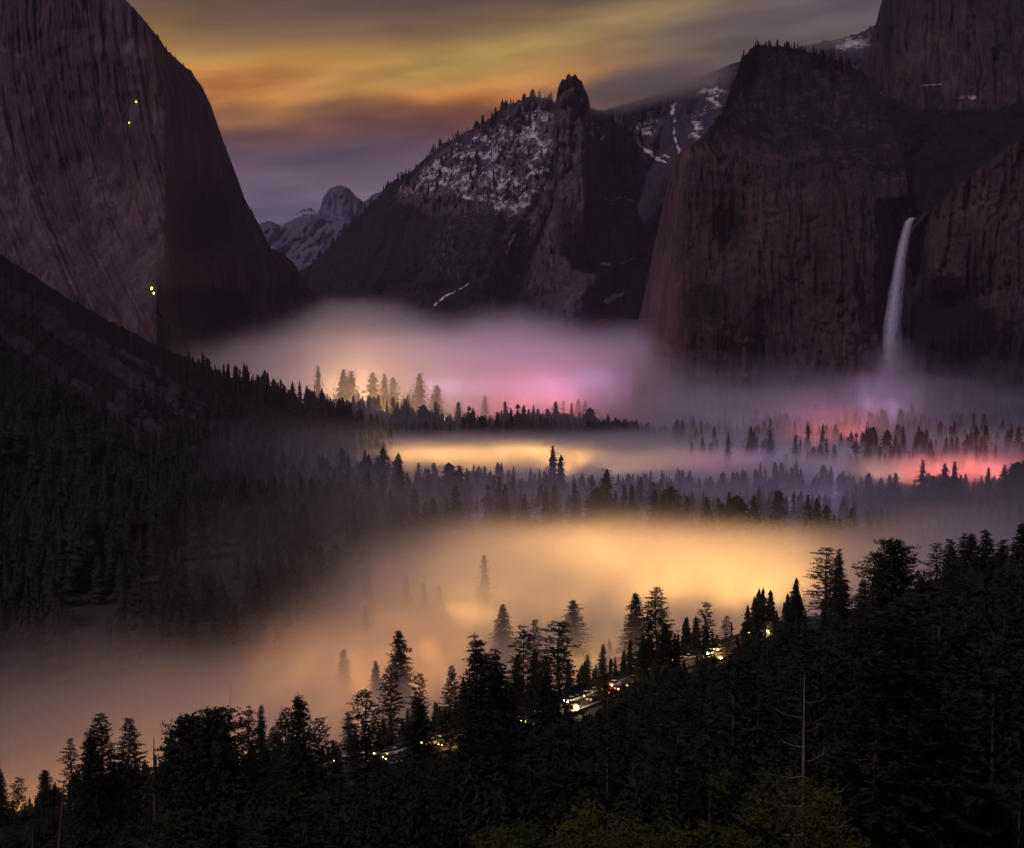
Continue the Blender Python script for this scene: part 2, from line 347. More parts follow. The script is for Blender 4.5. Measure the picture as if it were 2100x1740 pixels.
def n_mid(U,PY):
    lit=sst(1150,1120,U)*sst(470,400,PY)
    n=95*ridged(U/95+PY/260,PY/170,4,s=11)+32*ridged(U/30-PY/160,PY/80,4,s=12)*(1-.5*lit)+16*fbm(U/9,PY/16,o=4,s=13)
    n=n+26*ridged(U/11,PY/150,3,s=14)*sst(1140,1200,U)
    return n
o_mid,mid_pts,mid_U,mid_V=relief('snowy_mountain',M_mid,CR_MID,[(600,700,4050),(900,700,3300),(1180,700,3050),(1350,700,3250),(1870,700,3600)],d_mid,n_mid,seed=2,step=2.4,crough=4,
  attrs={'snow':s_mid,'veg':lambda U,V:np.clip(.55*sst(1150,1050,U)*sst(395,450,V)+.85*sst(900,720,U)+.5*np.exp(-(V-np.interp(U,[c[0] for c in CR_MID],[c[1]+8 for c in CR_MID]))**2/14**2)*(U<1150)+.3*sst(560,640,V),0,1),
         'pale':lambda U,V:np.clip(.5*blob(U,V,1130,290,8,90)+.4*blob(U,V,1152,260,9,90)+.4*blob(U,V,905,520,60,60),0,1),
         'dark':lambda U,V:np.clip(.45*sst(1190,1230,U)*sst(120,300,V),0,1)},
  label='dark mountain in the middle with a rock spire and a snow-speckled slope')
# right-hand massif with the cliff the waterfall drops from
def d_right(U,V,PY):
    cl=np.interp(U,[1310,1400,1500,1640,1760,1840,1900],[470,350,400,410,405,430,450])  # lip of the cliff
    slope=sst(0,1,(cl-PY)/260.)
    d=620*slope*sst(1400,1560,U)+130*blob(U,PY,1640,300,120,60)
    d=d+np.where(U<1400,(1400-U)*2.2,0)
    d=d+170*sst(1790,1850,U)*sst(400,440,PY)
    d=d-60*blob(U,PY,1470,650,80,60)+90*blob(U,PY,1500,480,28,80)-50*blob(U,PY,1740,560,40,140)
    return d
def n_right(U,PY):
    return 30*ridged(U/60-PY/300,PY/260,3,s=21)+15*ridged(U/17,PY/200,3,s=22)+8*fbm(U/6,PY/50,o=4,s=23)+18*fbm(U/60,PY/50,o=3,s=24)+5*fbm(U/9,PY/9,o=3,s=25)
o_r,r_pts,r_U,r_V=relief('waterfall_cliff',M_right,
  [(1296,730,2500),(1312,705,2450),(1328,640,2400),(1338,560,2380),(1352,480,2350),(1368,400,2330),(1386,318,2320),(1410,300,2320),(1440,280,2320),(1462,255,2320),(1482,228,2320),(1500,180,2320),(1512,145,2320),(1522,118,2320),(1548,92,2330),(1600,94,2340),(1660,106,2360),(1720,124,2380),(1770,150,2400),(1800,200,2400),(1830,260,2380),(1856,340,2330),(1870,440,2260),(1884,470,2270)],
  [(1296,800,2150),(1500,800,2020),(1884,800,2030)],d_right,n_right,seed=3,crough=4,
  attrs={'veg':lambda U,V:np.clip((.53+.16*fbm(U/22,V/12,o=4,s=88))*sst(0,90,np.interp(U,[1310,1400,1500,1640,1760,1840,1900],[430,330,340,400,405,430,450])-V)+.7*blob(U,V,1450,620,80,60)+.5*blob(U,V,1560,690,60,40),0,1),
         'pale':lambda U,V:np.clip(.3*blob(U,V,1740,560,70,120)+.3*blob(U,V,1600,480,90,60)+.25*blob(U,V,1360,560,22,120),0,1),
         'dark':lambda U,V:np.clip(.9*sst(1800,1836,U)*sst(520,560,V)*.9+.5*blob(U,V,1500,650,100,50),0,1)},
  label='massive brown granite cliff left of the waterfall')
def n_rw(U,PY): return 26*ridged(U/48+PY/300,PY/240,3,s=41)+14*ridged(U/15,PY/180,3,s=42)+8*fbm(U/6,PY/45,o=4,s=43)+5*fbm(U/9,PY/9,o=3,s=44)
relief('cliff_wall',M_right,
  [(1866,452,2330),(1880,446,2210),(1900,436,2130),(1930,412,2120),(1950,392,2120),(1990,360,2120),(2030,328,2130),(2070,300,2140),(2110,278,2150),(2200,240,2150)],
  [(1866,800,2150),(1900,800,1960),(2200,800,1900)],
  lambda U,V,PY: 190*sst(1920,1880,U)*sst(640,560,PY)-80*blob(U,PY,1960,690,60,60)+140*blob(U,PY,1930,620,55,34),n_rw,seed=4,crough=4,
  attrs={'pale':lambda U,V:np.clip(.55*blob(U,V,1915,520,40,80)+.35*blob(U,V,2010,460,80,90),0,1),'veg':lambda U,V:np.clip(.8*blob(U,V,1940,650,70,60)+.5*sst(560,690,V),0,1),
         'dark':lambda U,V:np.clip(.9*blob(U,V,1930,625,55,35),0,1)},  # hole right of the falls painted darker for its shade
  label='brown streaked cliff wall right of the waterfall')
relief('hanging_valley',M_right,
  [(1700,190,3000),(1760,170,3000),(1800,190,2950),(1840,205,2900),(1880,222,2850),(1930,246,2800),(2000,240,2800),(2060,215,2800),(2200,200,2800)],
  [(1700,560,2500),(1870,520,2420),(2200,560,2450)],lambda U,V,PY:160*blob(U,PY,1890,400,60,120),lambda U,PY:30*fbm(U/40,PY/40,o=4,s=51),seed=5,step=3,crough=5,
  attrs={'veg':lambda U,V:.78+.3*fbm(U/26,V/14,o=4,s=89)},label='dark wooded valley hanging above the waterfall')
relief('leaning_tower',M_right,
  [(1752,168,3360),(1768,130,3340),(1786,110,3330),(1797,72,3300),(1806,30,3300),(1816,-10,3300),(1826,-60,3300),(1850,-130,3300),(2220,-160,3300)],
  [(1752,330,3200),(1900,360,3000),(2220,360,2980)],lambda U,V,PY:-160*sst(120,240,PY)*0,lambda U,PY:40*ridged(U/55-PY/500,PY/260,4,s=61)+17*ridged(U/18,PY/120,3,s=62)+9*fbm(U/8,PY/24,o=4,s=63),seed=6,
  attrs={'pale':lambda U,V:np.clip(.5*blob(U,V,1900,90,110,120)*(.7+.5*fbm(U/20,V/60,o=3,s=3)),0,1),
         'snow':lambda U,V:np.maximum(np.maximum(.6*np.exp(-(segd(U,V,[(1885,176),(1930,173)])/3)**2),.5*blob(U,V,1990,200,60,12)),np.maximum(.5*blob(U,V,1800,192,22,8),.45*blob(U,V,2075,205,20,8))),
         'veg':lambda U,V:np.clip(sst(205,240,V)*.8+.6*blob(U,V,1780,170,30,30),0,1),'dark':lambda U,V:.6*blob(U,V,1820,60,12,120)},
  label='tall streaked rock tower rising out of frame at the upper right')
# far peaks
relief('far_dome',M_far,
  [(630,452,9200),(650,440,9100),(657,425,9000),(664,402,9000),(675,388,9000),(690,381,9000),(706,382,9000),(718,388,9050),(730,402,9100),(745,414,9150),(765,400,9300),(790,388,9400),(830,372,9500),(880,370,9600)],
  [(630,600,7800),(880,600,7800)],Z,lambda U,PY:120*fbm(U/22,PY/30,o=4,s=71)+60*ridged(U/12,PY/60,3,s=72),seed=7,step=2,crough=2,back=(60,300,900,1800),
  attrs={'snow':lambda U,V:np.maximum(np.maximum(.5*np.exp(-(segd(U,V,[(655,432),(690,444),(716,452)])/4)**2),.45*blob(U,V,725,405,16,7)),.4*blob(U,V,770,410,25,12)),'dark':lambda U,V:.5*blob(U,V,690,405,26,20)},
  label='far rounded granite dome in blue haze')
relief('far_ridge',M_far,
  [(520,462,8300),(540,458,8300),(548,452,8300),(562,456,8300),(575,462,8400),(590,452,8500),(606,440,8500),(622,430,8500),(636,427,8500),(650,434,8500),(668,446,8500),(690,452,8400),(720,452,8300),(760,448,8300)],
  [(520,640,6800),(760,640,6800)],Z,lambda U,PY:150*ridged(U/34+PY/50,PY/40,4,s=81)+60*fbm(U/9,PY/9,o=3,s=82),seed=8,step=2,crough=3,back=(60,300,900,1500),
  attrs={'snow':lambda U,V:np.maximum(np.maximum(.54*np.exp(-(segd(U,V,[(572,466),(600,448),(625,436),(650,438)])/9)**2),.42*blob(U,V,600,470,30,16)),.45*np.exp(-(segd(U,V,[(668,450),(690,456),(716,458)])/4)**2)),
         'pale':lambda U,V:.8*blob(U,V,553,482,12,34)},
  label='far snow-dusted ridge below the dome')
# left hillside of scree and forest
CR_T=[(-90,468,1560),(0,522,1580),(60,560,1600),(130,605,1620),(200,645,1640),(270,682,1660),(340,716,1690),(400,742,1720),(470,775,1760),(560,806,1800),(640,838,1840),(700,862,1860),(760,890,1880),(800,905,1880)]
def a_pale(U,V):
    s=np.maximum.reduce([1.0*np.exp(-(segd(U,V,[(-20,660),(60,720),(130,775),(200,820),(240,850),(290,920)])/13)**2),
        .75*np.exp(-(segd(U,V,[(-10,590),(80,640),(170,705),(250,760),(330,810),(400,850)])/22)**2),
        .8*np.exp(-(segd(U,V,[(250,820),(300,870),(340,930)])/20)**2),.5*np.exp(-(segd(U,V,[(240,720),(330,770),(420,830)])/12)**2)])
    return np.clip(s*(.75+.5*fbm(U/12,V/12,o=4,s=91)),0,1)
o_t,t_pts,t_U,t_V=relief('talus_slope',M_talus,CR_T,[(-90,1190,930),(300,1165,960),(600,1120,1050),(800,1000,1400)],
  lambda U,V,PY:-40*a_pale(U,PY)*0,lambda U,PY:10*fbm(U/60,PY/60,o=4,s=92)+5*ridged(U/14+PY/14,PY/60,3,s=93),seed=9,step=3,crough=5,vpow=.8,back=(20,60,160,260),
  attrs={'pale':lambda U,V:.7*a_pale(U,V)*(.6+.6*fbm(U/7,V/5,o=3,s=96)),'veg':lambda U,V:np.clip(.75-1.1*a_pale(U,V)+.3*fbm(U/30,V/20,o=3,s=95)+.25*sst(830,950,V),0,1)},
  label='dark boulder slope with pale scree chutes coming down from the left')

# ------------------------------------------------------------------ fog
def fog(name,mn,mx,res,fn,label,color=(.97,.95,.97,1)):
    "voxel fog: density computed here, stored on points, turned into a grid by geometry nodes"
    mn=np.array(mn,float); mx=np.array(mx,float); res=np.array(res)
    ax=[mn[i]+(np.arange(res[i])+.5)*(mx[i]-mn[i])/res[i] for i in range(3)]
    Zg,Yg,Xg=np.meshgrid(ax[2],ax[1],ax[0],indexing='ij')
    D=np.maximum(fn(Xg,Yg,Zg),0).astype(np.float32).ravel()
    m=bpy.data.meshes.new(name); m.vertices.add(D.size)
    m.vertices.foreach_set('co',np.stack([Xg,Yg,Zg],-1).astype(np.float32).ravel())
    m.attributes.new('dens','FLOAT','POINT').data.foreach_set('value',D)
    o=link(name,m,kind='stuff',label=label)
    ng=bpy.data.node_groups.new(name,'GeometryNodeTree')
    ng.interface.new_socket('Geometry',in_out='INPUT',socket_type='NodeSocketGeometry')
    ng.interface.new_socket('Geometry',in_out='OUTPUT',socket_type='NodeSocketGeometry')
    gi=nd(ng,'NodeGroupInput'); go=nd(ng,'NodeGroupOutput'); vc=nd(ng,'GeometryNodeVolumeCube'); si=nd(ng,'GeometryNodeSampleIndex',data_type='FLOAT',domain='POINT',clamp=True)
    na=nd(ng,'GeometryNodeInputNamedAttribute',data_type='FLOAT'); na.inputs['Name'].default_value='dens'
    po=nd(ng,'GeometryNodeInputPosition'); sp=nd(ng,'ShaderNodeSeparateXYZ'); ng.links.new(po.outputs[0],sp.inputs[0])
    idx=[]
    for i in range(3):
        t=math_n(ng,'MULTIPLY',math_n(ng,'SUBTRACT',sp.outputs[i],float(mn[i])),float(res[i]/(mx[i]-mn[i])))
        t=math_n(ng,'FLOOR',t); t=math_n(ng,'MAXIMUM',t,0.0); t=math_n(ng,'MINIMUM',t,float(res[i]-1)); idx.append(t)
    # float maths stays exact below 2^24 cells
    k=math_n(ng,'ADD',math_n(ng,'MULTIPLY',math_n(ng,'ADD',math_n(ng,'MULTIPLY',idx[2],float(res[1])),idx[1]),float(res[0])),idx[0])
    fi=nd(ng,'FunctionNodeFloatToInt'); ng.links.new(k,fi.inputs[0])
    ng.links.new(gi.outputs[0],si.inputs['Geometry']); ng.links.new(na.outputs[0],si.inputs['Value']); ng.links.new(fi.outputs[0],si.inputs['Index'])
    ng.links.new(si.outputs[0],vc.inputs['Density'])
    vc.inputs['Min'].default_value=mn; vc.inputs['Max'].default_value=mx
    for i,a in enumerate('XYZ'): vc.inputs['Resolution '+a].default_value=int(res[i])
    mt=bpy.data.materials.new(name); mt.use_nodes=True; mn_=mt.node_tree; mn_.nodes.clear()
    pv=nd(mn_,'ShaderNodeVolumePrincipled'); pv.inputs['Color'].default_value=color; pv.inputs['Density'].default_value=1.0; pv.inputs['Anisotropy'].default_value=.15
    mo=nd(mn_,'ShaderNodeOutputMaterial'); mn_.links.new(pv.outputs[0],mo.inputs['Volume'])
    sm=nd(ng,'GeometryNodeSetMaterial'); sm.inputs['Material'].default_value=mt
    ng.links.new(vc.outputs[0],sm.inputs[0]); ng.links.new(sm.outputs[0],go.inputs[0])
    m.materials.append(mt)
    md=o.modifiers.new('grid','NODES'); md.node_group=ng
    return o
def band(v,a0,a1,b0,b1): return sst(a0,a1,v)*(1-sst(b0,b1,v))
def pxof(x,y): return 1050+FPX*x/np.maximum(y,1)
def near_fog(X,Y,Z_):
    px=pxof(X,Y); W=fbm(X/200,Y/90,o=4,s=101)*1.3; W2=fbm(X/90,Y/45,Z_/18,o=4,s=105)*1.4
    h=Z_-17*W
    # bank behind the near hillside
    yb=np.interp(px,[-300,0,250,500,700,850,1000,1300,1650,1780,2100],[420,435,480,575,680,800,915,955,950,900,860])+40*W
    hE=np.interp(px,[-300,0,600,1000,1700,2100],[44,42,34,27,27,34])
    E=.020*(1-sst(yb-100,yb+80,Y))*(1-sst(.35*hE,1.35*hE,h))*sst(330,420,Y)
    # thin mist among the middle trees
    D=.0022*band(Y,900,1000,1330,1420)*(1-sst(20,60,h))*sst(500,800,px)
    # strip of fog on the meadow
    C=.030*band(Y,1330,1400,1700+30*W,1790+30*W)*(1-sst(6,27,Z_-6*W))*sst(690,780,px)
    B=.0016*band(Y,1750,1850,2150,2300)*(1-sst(20,80,h))*sst(420,600,px)
    # low cloud standing against the foot of the right cliffs
    top=108*sst(1450,2000,Y)
    Rr=.0055*sst(1270,1420,px)*sst(1480,1700,Y)*(1-sst(.45,1.15,(h+8)/np.maximum(top,1)))
    Rr=Rr*(1-.6*sst(1900,2150,px))
    L=.00045*band(Y,560,700,1250,1500)*(1-sst(40,110,h))*(1-sst(700,1000,px))
    L=L+.0010*(px<800)*sst(1200,1400,Y)*(1-sst(10,60,h))
    F=(.0045*np.exp(-((px-1808-.55*(Z_-75))/30)**2-((Y-2095)/60)**2-((Z_-80)/32)**2)+.0040*np.exp(-((px-1762-.9*(Z_-52))/38)**2-((Y-2060)/60)**2-((Z_-52)/26)**2))*(1+.6*W2)
    A=.0040*sst(2060,2140,Y)*(1-sst(70,125,h))*sst(330,420,px)*(1-sst(1330,1410,px))
    t=E*(1+.3*W2)+(D+C+B+Rr+L+A)*(1+.75*W2)+F*3.5
    eg=sst(mnN[0],mnN[0]+60,X)*sst(mxN[0],mxN[0]-60,X)*sst(mxN[2],mxN[2]-14,Z_)
    return t*eg
mnN=(-800,340,-4); mxN=(860,2180,132)
fog('valley_fog',mnN,mxN,(166,184,34),near_fog,'low fog lying in strips over the valley meadows')
def far_fog(X,Y,Z_):
    px=pxof(X,Y); W=fbm(X/330,Y/260,o=5,s=111)*1.3; W2=fbm(X/170,Y/120,Z_/36,o=4,s=115)*1.3
    pt=np.interp(px,[200,340,450,600,680,760,850,930,1000,1080,1200,1300,1500],[715,705,690,655,632,634,642,650,638,640,650,645,650])
    top=150+(652-pt)/FPX*3000
    h=Z_-48*W
    t=.0046*(1-sst(top-85,top+16,h))*sst(200,360,px)*(1-sst(1330,1420,px))*(1-sst(3700,3900,Y))
    return t*(1+.8*W2)*sst(mxF[2],mxF[2]-20,Z_)
mnF=(-950,2180,-5); mxF=(900,3900,250)
fog('far_fog',mnF,mxF,(92,86,51),far_fog,'fog bank filling the far end of the valley')
def cloud(X,Y,Z_):
    px,py=proj(np.stack([X,Y,Z_],-1)); W=fbm(X/140,Y/140,Z_/90,o=4,s=121)
    d=np.exp(-((px-1275)/80)**2-((py-188+.10*(px-1275))/30)**2)+.9*np.exp(-((px-1390)/90)**2-((py-158+.12*(px-1390))/27)**2)+.35*np.exp(-((px-1110)/40)**2-((py-190)/14)**2)+.5*np.exp(-((px-1560)/110)**2-((py-95)/20)**2)+.3*np.exp(-((px-1700)/60)**2-((py-80)/22)**2)
    b=sst(mnC[0],mnC[0]+80,X)*sst(mxC[0],mxC[0]-80,X)*band(Y,mnC[1],mnC[1]+80,mxC[1]-80,mxC[1])*band(Z_,mnC[2],mnC[2]+40,mxC[2]-40,mxC[2])
    return .011*np.maximum(d*(1+.9*W)-.12,0)*b*1.1
mnC=(20,3180,560); mxC=(900,3560,980)
fog('ridge_cloud',mnC,mxC,(60,26,36),cloud,'cloud resting on the ridge right of the rock spire',color=(1,.90,.72,1))

def far_haze(X,Y,Z_): return .00040*band(Y,4700,5000,6900,7100)*(1-sst(500,1100,Z_))*sst(-2000,-1850,X)*sst(-100,-250,X)*(1+.2*fbm(X/400,Y/400,Z_/200,o=3,s=131))
fog('far_haze',(-2000,4700,0),(-100,7100,1150),(24,24,24),far_haze,'blue air in front of the far dome',color=(.50,.62,.85,1))
hz=mesh('haze',[(x_,y_,z_) for z_ in (-16,1400) for y_ in (-3500,11600) for x_ in (-5200,5200)],[(0,2,3,1),(4,5,7,6),(0,1,5,4),(2,6,7,3),(0,4,6,2),(1,3,7,5)])
hm=bpy.data.materials.new('haze'); hm.use_nodes=True; hm.node_tree.nodes.clear()
pv=nd(hm.node_tree,'ShaderNodeVolumePrincipled'); pv.inputs['Color'].default_value=(.80,.72,1,1); pv.inputs['Density'].default_value=2.3e-5
ho=nd(hm.node_tree,'ShaderNodeOutputMaterial'); hm.node_tree.links.new(pv.outputs[0],ho.inputs['Volume']); hz.materials.append(hm)
link('haze',hz,kind='stuff',label='thin night haze filling the whole valley')
# lamps of cars and camps down in the fog; lavender ones are added fill
lrng=random.Random(5)
def lamps(px0,px1,Y0,Y1,z0,z1,col,kw,n,r=2.5):
    for k in range(n):
        t=(k+lrng.random())/n
        px=px0+(px1-px0)*t; Y=Y0+(Y1-Y0)*lrng.random()
        l=bpy.data.lights.new('valley_lamp_and_fill','POINT'); l.color=col; l.energy=kw*1000*(.6+.8*lrng.random())/n; l.shadow_soft_size=r
        o=bpy.data.objects.new('valley_lamp_and_fill',l); COL.objects.link(o); o.location=((px-1050)/FPX*Y,Y,z0+(z1-z0)*lrng.random())
YEL=(1,.50,.13); ORA=(1,.42,.09); PEA=(1,.54,.30); PNK=(1,.28,.42); RED=(1,.18,.14); LAV=(.70,.46,1); GLD=(1,.60,.21)
for a in [(900,1130,700,880,2,6,YEL,200,24),(1130,1330,720,930,2,6,YEL,300,34),(1330,1520,750,930,2,6,YEL,225,34),(1500,1670,760,940,2,6,YEL,170,24),(1050,1660,880,950,2,6,YEL,210,34),(1120,1620,560,700,2,6,YEL,80,22),
          (720,960,520,740,2,6,ORA,85,18),(500,800,450,640,2,6,ORA,80,16),(220,560,380,480,2,6,ORA,95,18),(-90,260,345,430,2,8,ORA,140,18),(1700,2100,600,850,2,6,LAV,34,8),(900,1750,1060,1320,3,12,LAV,170,26),
          (780,960,1440,1660,2,6,YEL,520,26),(960,1200,1440,1660,2,6,YEL,600,30),(1200,1420,1420,1600,2,6,PEA,120,14),(1420,1560,1400,1600,3,6,PNK,60,8),(1500,1760,1380,1600,3,6,LAV,70,12),
          (1780,1860,1380,1480,3,7,PEA,40,5),(1850,2080,1350,1480,3,8,RED,400,22),
          (1640,1780,1640,1860,4,14,RED,180,16),(1700,1850,1960,2040,6,24,PNK,90,10),(1770,1860,1990,2080,14,40,LAV,80,10),  # lavender set here added to brighten falls and mist
          (960,1080,2200,2330,12,36,RED,170,10),(1060,1200,2200,2330,18,50,PNK,210,16),(1040,1200,2200,2300,10,40,RED,160,10),
          (685,765,2250,2500,6,50,PEA,950,24),(700,800,2080,2300,4,24,YEL,800,18),(780,960,2080,2180,4,16,YEL,300,14),(640,940,2400,2700,20,70,PEA,560,18),(850,1270,2350,2900,14,60,LAV,1000,40),(420,660,2350,2600,12,40,LAV,90,10),(1430,1780,1820,1960,4,10,LAV,150,26)]:
    lamps(*a)

# ------------------------------------------------------------------ waterfall
m,nt,b=mat('falling_water')
vz=tex(nt,.55,xyz=(1,1,.05),detail=5,rough=.65)
b.inputs['Base Color'].default_value=(.92,.90,.95,1); b.inputs['Roughness'].default_value=.6; b.inputs['Subsurface Weight'].default_value=0
tr=nd(nt,'ShaderNodeBsdfTransparent'); mx=nd(nt,'ShaderNodeMixShader')
al=math_n(nt,'MULTIPLY',smooth(nt,vz,.30,.50),att(nt,'body'),clamp=True)
nt.links.new(al,mx.inputs[0]); nt.links.new(tr.outputs[0],mx.inputs[1])
tl=nd(nt,'ShaderNodeBsdfTranslucent'); tl.inputs[0].default_value=(.92,.9,.96,1); m2=nd(nt,'ShaderNodeMixShader'); m2.inputs[0].default_value=.4
nt.links.new(b.outputs[0],m2.inputs[1]); nt.links.new(tl.outputs[0],m2.inputs[2]); nt.links.new(m2.outputs[0],mx.inputs[2]); nt.links.new(mx.outputs[0],nt.nodes['Material Output'].inputs[0])
M_water=m
def fall_shell(wscale,aa,seed):
    t=np.linspace(0,1,90)[:,None]; a=np.linspace(-math.pi,math.pi,33)[None]
    py=447+t*305; cx=np.interp(py,[447,455,500,560,640,752],[1871,1864,1853,1843,1833,1823])
    w=np.interp(py,[447,452,500,600,752],[7,8,11,15,24])*wscale
    Y=np.interp(py,[447,455,752],[2225,2195,2150])
    U=cx+np.sin(a)*w*(1+.12*vnoise(py/30,a*2,s=seed)); YY=Y-np.cos(a)*w*.7
    v=P(U,py+0*a,YY); m=mesh('waterfall',v.reshape(-1,3),grid_faces(90,33),[M_water],smooth_=True)
    body=aa*np.clip(np.cos(a*.5)**0*(1-np.abs(np.sin(a))**3*.75),0,1)*(1-.55*sst(690,752,py))*(.9+.1*t)
    attr(m,'body',body+0*a); return m
wf_=link('waterfall',None,label='tall thin white waterfall dropping off the right-hand cliff into the fog',cat='waterfall',loc=P(1823,752,2150))
for nme,ws,aa,sd in (('water_column',.55,1.0,131),('spray_veil',1.05,.6,132)):
    o=link(nme,fall_shell(ws,aa,sd),wf_); o.matrix_parent_inverse=__import__('mathutils').Matrix.Translation(wf_.location).inverted()

# ------------------------------------------------------------------ trees
class Tm:
    "collects triangles / quads as triangles"
    def __init__(s): s.v=[]; s.f=[]; s.m=[]
    def tube(s,p0,p1,r0,r1,n=5,mi=0):
        p0=Vector(p0);p1=Vector(p1);d=(p1-p0).normalized(); a=d.orthogonal().normalized(); b=d.cross(a); k=len(s.v)
        for p,r in((p0,r0),(p1,r1)):
            for i in range(n):
                t=2*math.pi*i/n; s.v.append(tuple(p+a*math.cos(t)*r+b*math.sin(t)*r))
        for i in range(n):
            j=(i+1)%n; s.f+= [(k+i,k+j,k+n+j),(k+i,k+n+j,k+n+i)]; s.m+=[mi,mi]
    def tuft(s,c,size,rd,flat=.5,n=3,mi=1):
        for _ in range(n):
            k=len(s.v)
            a=rd.uniform(0,6.283); b=a+rd.uniform(1.4,2.6)
            l1=size*rd.uniform(.6,1.3); l2=size*rd.uniform(.4,1.)
            o=(c[0]+rd.gauss(0,size*.35),c[1]+rd.gauss(0,size*.35),c[2]+rd.gauss(0,size*.25))
            s.v.append(o); s.v.append((o[0]+math.cos(a)*l1,o[1]+math.sin(a)*l1,o[2]+rd.uniform(-1,.9)*size*flat))
            s.v.append((o[0]+math.cos(b)*l2,o[1]+math.sin(b)*l2,o[2]+rd.uniform(-1,.9)*size*flat))
            s.f.append((k,k+1,k+2)); s.m.append(mi)
    def build(s,name,mats): return mesh(name,s.v,s.f,mats,s.m if len(mats)>1 else None)
def profile(kind,t,rd):
    "half width (in tree heights) at height t of the crown, 0 bottom, 1 top"
    return 1.5*_profile(kind,t,rd)
def _profile(kind,t,rd):
    if kind=='fir': return .135*(1-t)**.75*(.75+.5*rd.random())+.006
    if kind=='spire': return .085*(1-t)**.6*(.7+.6*rd.random())+.005
    if kind=='pine': return (.13*(1-t**2.2)**.8*(.35+.95*rd.random())+.012)*(1 if rd.random()>.18 else .35)
    if kind=='cedar': return .19*math.sqrt(max(0,1-t**2.6))*(.7+.45*rd.random())+.01
    if kind=='broken': return (.10*(1-t)**.3*(.3+1.0*rd.random())+.01)*(1 if rd.random()>.3 else .2)
    if kind=='layered': return .15*(1-t)**.7*(.65+.5*rd.random())+.01
def conifer(kind,seed,nw=46,nb=7,tuft=4,base=.10):
    rd=random.Random(seed); tk=Tm(); cr=Tm(); bend=[(rd.gauss(0,.004),rd.gauss(0,.004)) for _ in range(9)]
    def ax(h): 
        i=min(7,int(h*8)); f=h*8-i; return (bend[i][0]*(1-f)+bend[i+1][0]*f,bend[i][1]*(1-f)+bend[i+1][1]*f)
    for i in range(8):
        h0,h1=i/8,(i+1)/8; a0,a1=ax(h0),ax(h1)
        r=lambda h:.0125*(1-h)**.8+.001
        tk.tube((a0[0],a0[1],h0*.985),(a1[0],a1[1],h1*.985),r(h0)*(1.3 if i==0 else 1),r(h1),6,0)
    lay=kind in('layered','pine','broken')
    n=nw if kind!='pine' else int(nw*.7)
    ts=.016 if kind in('spire',) else .019
    for w_ in range(n):
        t=(w_+rd.uniform(-.3,.3))/n; t=min(max(t,0),.995); h=base+(1-base)*t
        a0=rd.uniform(0,6.28); k=nb if kind!='cedar' else nb+2
        asym=rd.uniform(0,6.28)
        for j in range(k):
            a=a0+j*6.283/k+rd.uniform(-.35,.35); L=profile(kind,t,rd)*(1+.25*math.cos(a-asym))
            droop=(-.25 if kind in('fir','spire') else .05)*(1-t)+rd.uniform(-.12,.1)
            if kind=='cedar': droop=.25*t-.1+rd.uniform(-.1,.1)
            x0,y0=ax(h); ux,uy=math.cos(a),math.sin(a)
            q=(x0+ux*L*.85,y0+uy*L*.85,h+droop*L*.85)
            if L>.02: cr.tube((x0,y0,h),q,.0022,.0006,3,0)
            nt_=max(1,int(L/.0125)); s0=.15 if kind in('fir','spire','cedar') else .38
            for u in range(nt_):
                f=s0+(1-s0)*(u+.6)/nt_; sag=-.22*f*f if kind=='fir' else .10*f*f
                c=(x0+ux*L*f,y0+uy*L*f,h+droop*L*f+sag*L*.4)
                cr.tuft(c,ts*(1.15-.35*f)*(1 if nt_>1 else .8),rd,.48 if lay else .7,tuft)
    for _ in range(5): cr.tuft((ax(.99)[0],ax(.99)[1],rd.uniform(.965,1.0)),.006,rd,1.2,2)
    return tk.build('trunk',[M_bark]),cr.build('crown',[M_bark,M_needle])
def simple_conifer(kind,seed,nw=15,nb=5,ts=.046,skirts=True):
    rd=random.Random(seed); cr=Tm(); cr.tube((0,0,0),(0,0,.97),.013,.002,4,0)
    for w_ in range(nw):
        t=(w_+rd.uniform(-.3,.3))/nw; t=min(max(t,0),.99); h=.10+.90*t; a0=rd.uniform(0,6.28)
        for j in range(nb):
            a=a0+j*6.283/nb+rd.uniform(-.3,.3); L=profile(kind,t,rd)*1.25
            for f in (.35,.8):
                cr.tuft((math.cos(a)*L*f,math.sin(a)*L*f,h-.12*L*f),ts*(1.2-.6*t),rd,.8,2)
    cr.tuft((0,0,.975),.012,rd,2,3)
    K=9 if skirts else 0                  # dense inner boughs: jagged overlapping skirts
    for i in range(K):
        h0=.08+.9*i/K; h1=min(1,h0+1.5/K); r=profile(kind,i/K,rd)*.85; k=len(cr.v); cr.v.append((0,0,h1))
        for j in range(8): q=r*rd.uniform(.6,1.15); cr.v.append((math.cos(j*.785)*q,math.sin(j*.785)*q,h0+rd.uniform(-.02,.02)))
        for j in range(8): cr.f.append((k,k+1+j,k+1+(j+1)%8)); cr.m.append(1)
    return cr
HI={k:[conifer(k,s) for s in ss] for k,ss in {'fir':(1,2,3),'spire':(4,5),'pine':(6,7,8),'cedar':(9,10),'broken':(11,12),'layered':(13,14,15)}.items()}
LOT=[simple_conifer(k,s,nw=18) for k,s in (('fir',21),('fir',22),('spire',23),('spire',24),('pine',25),('fir',26),('cedar',27),('layered',28))]
LOM=[t.build('conifer',[M_bark,M_needle2]) for t in LOT]
used={}
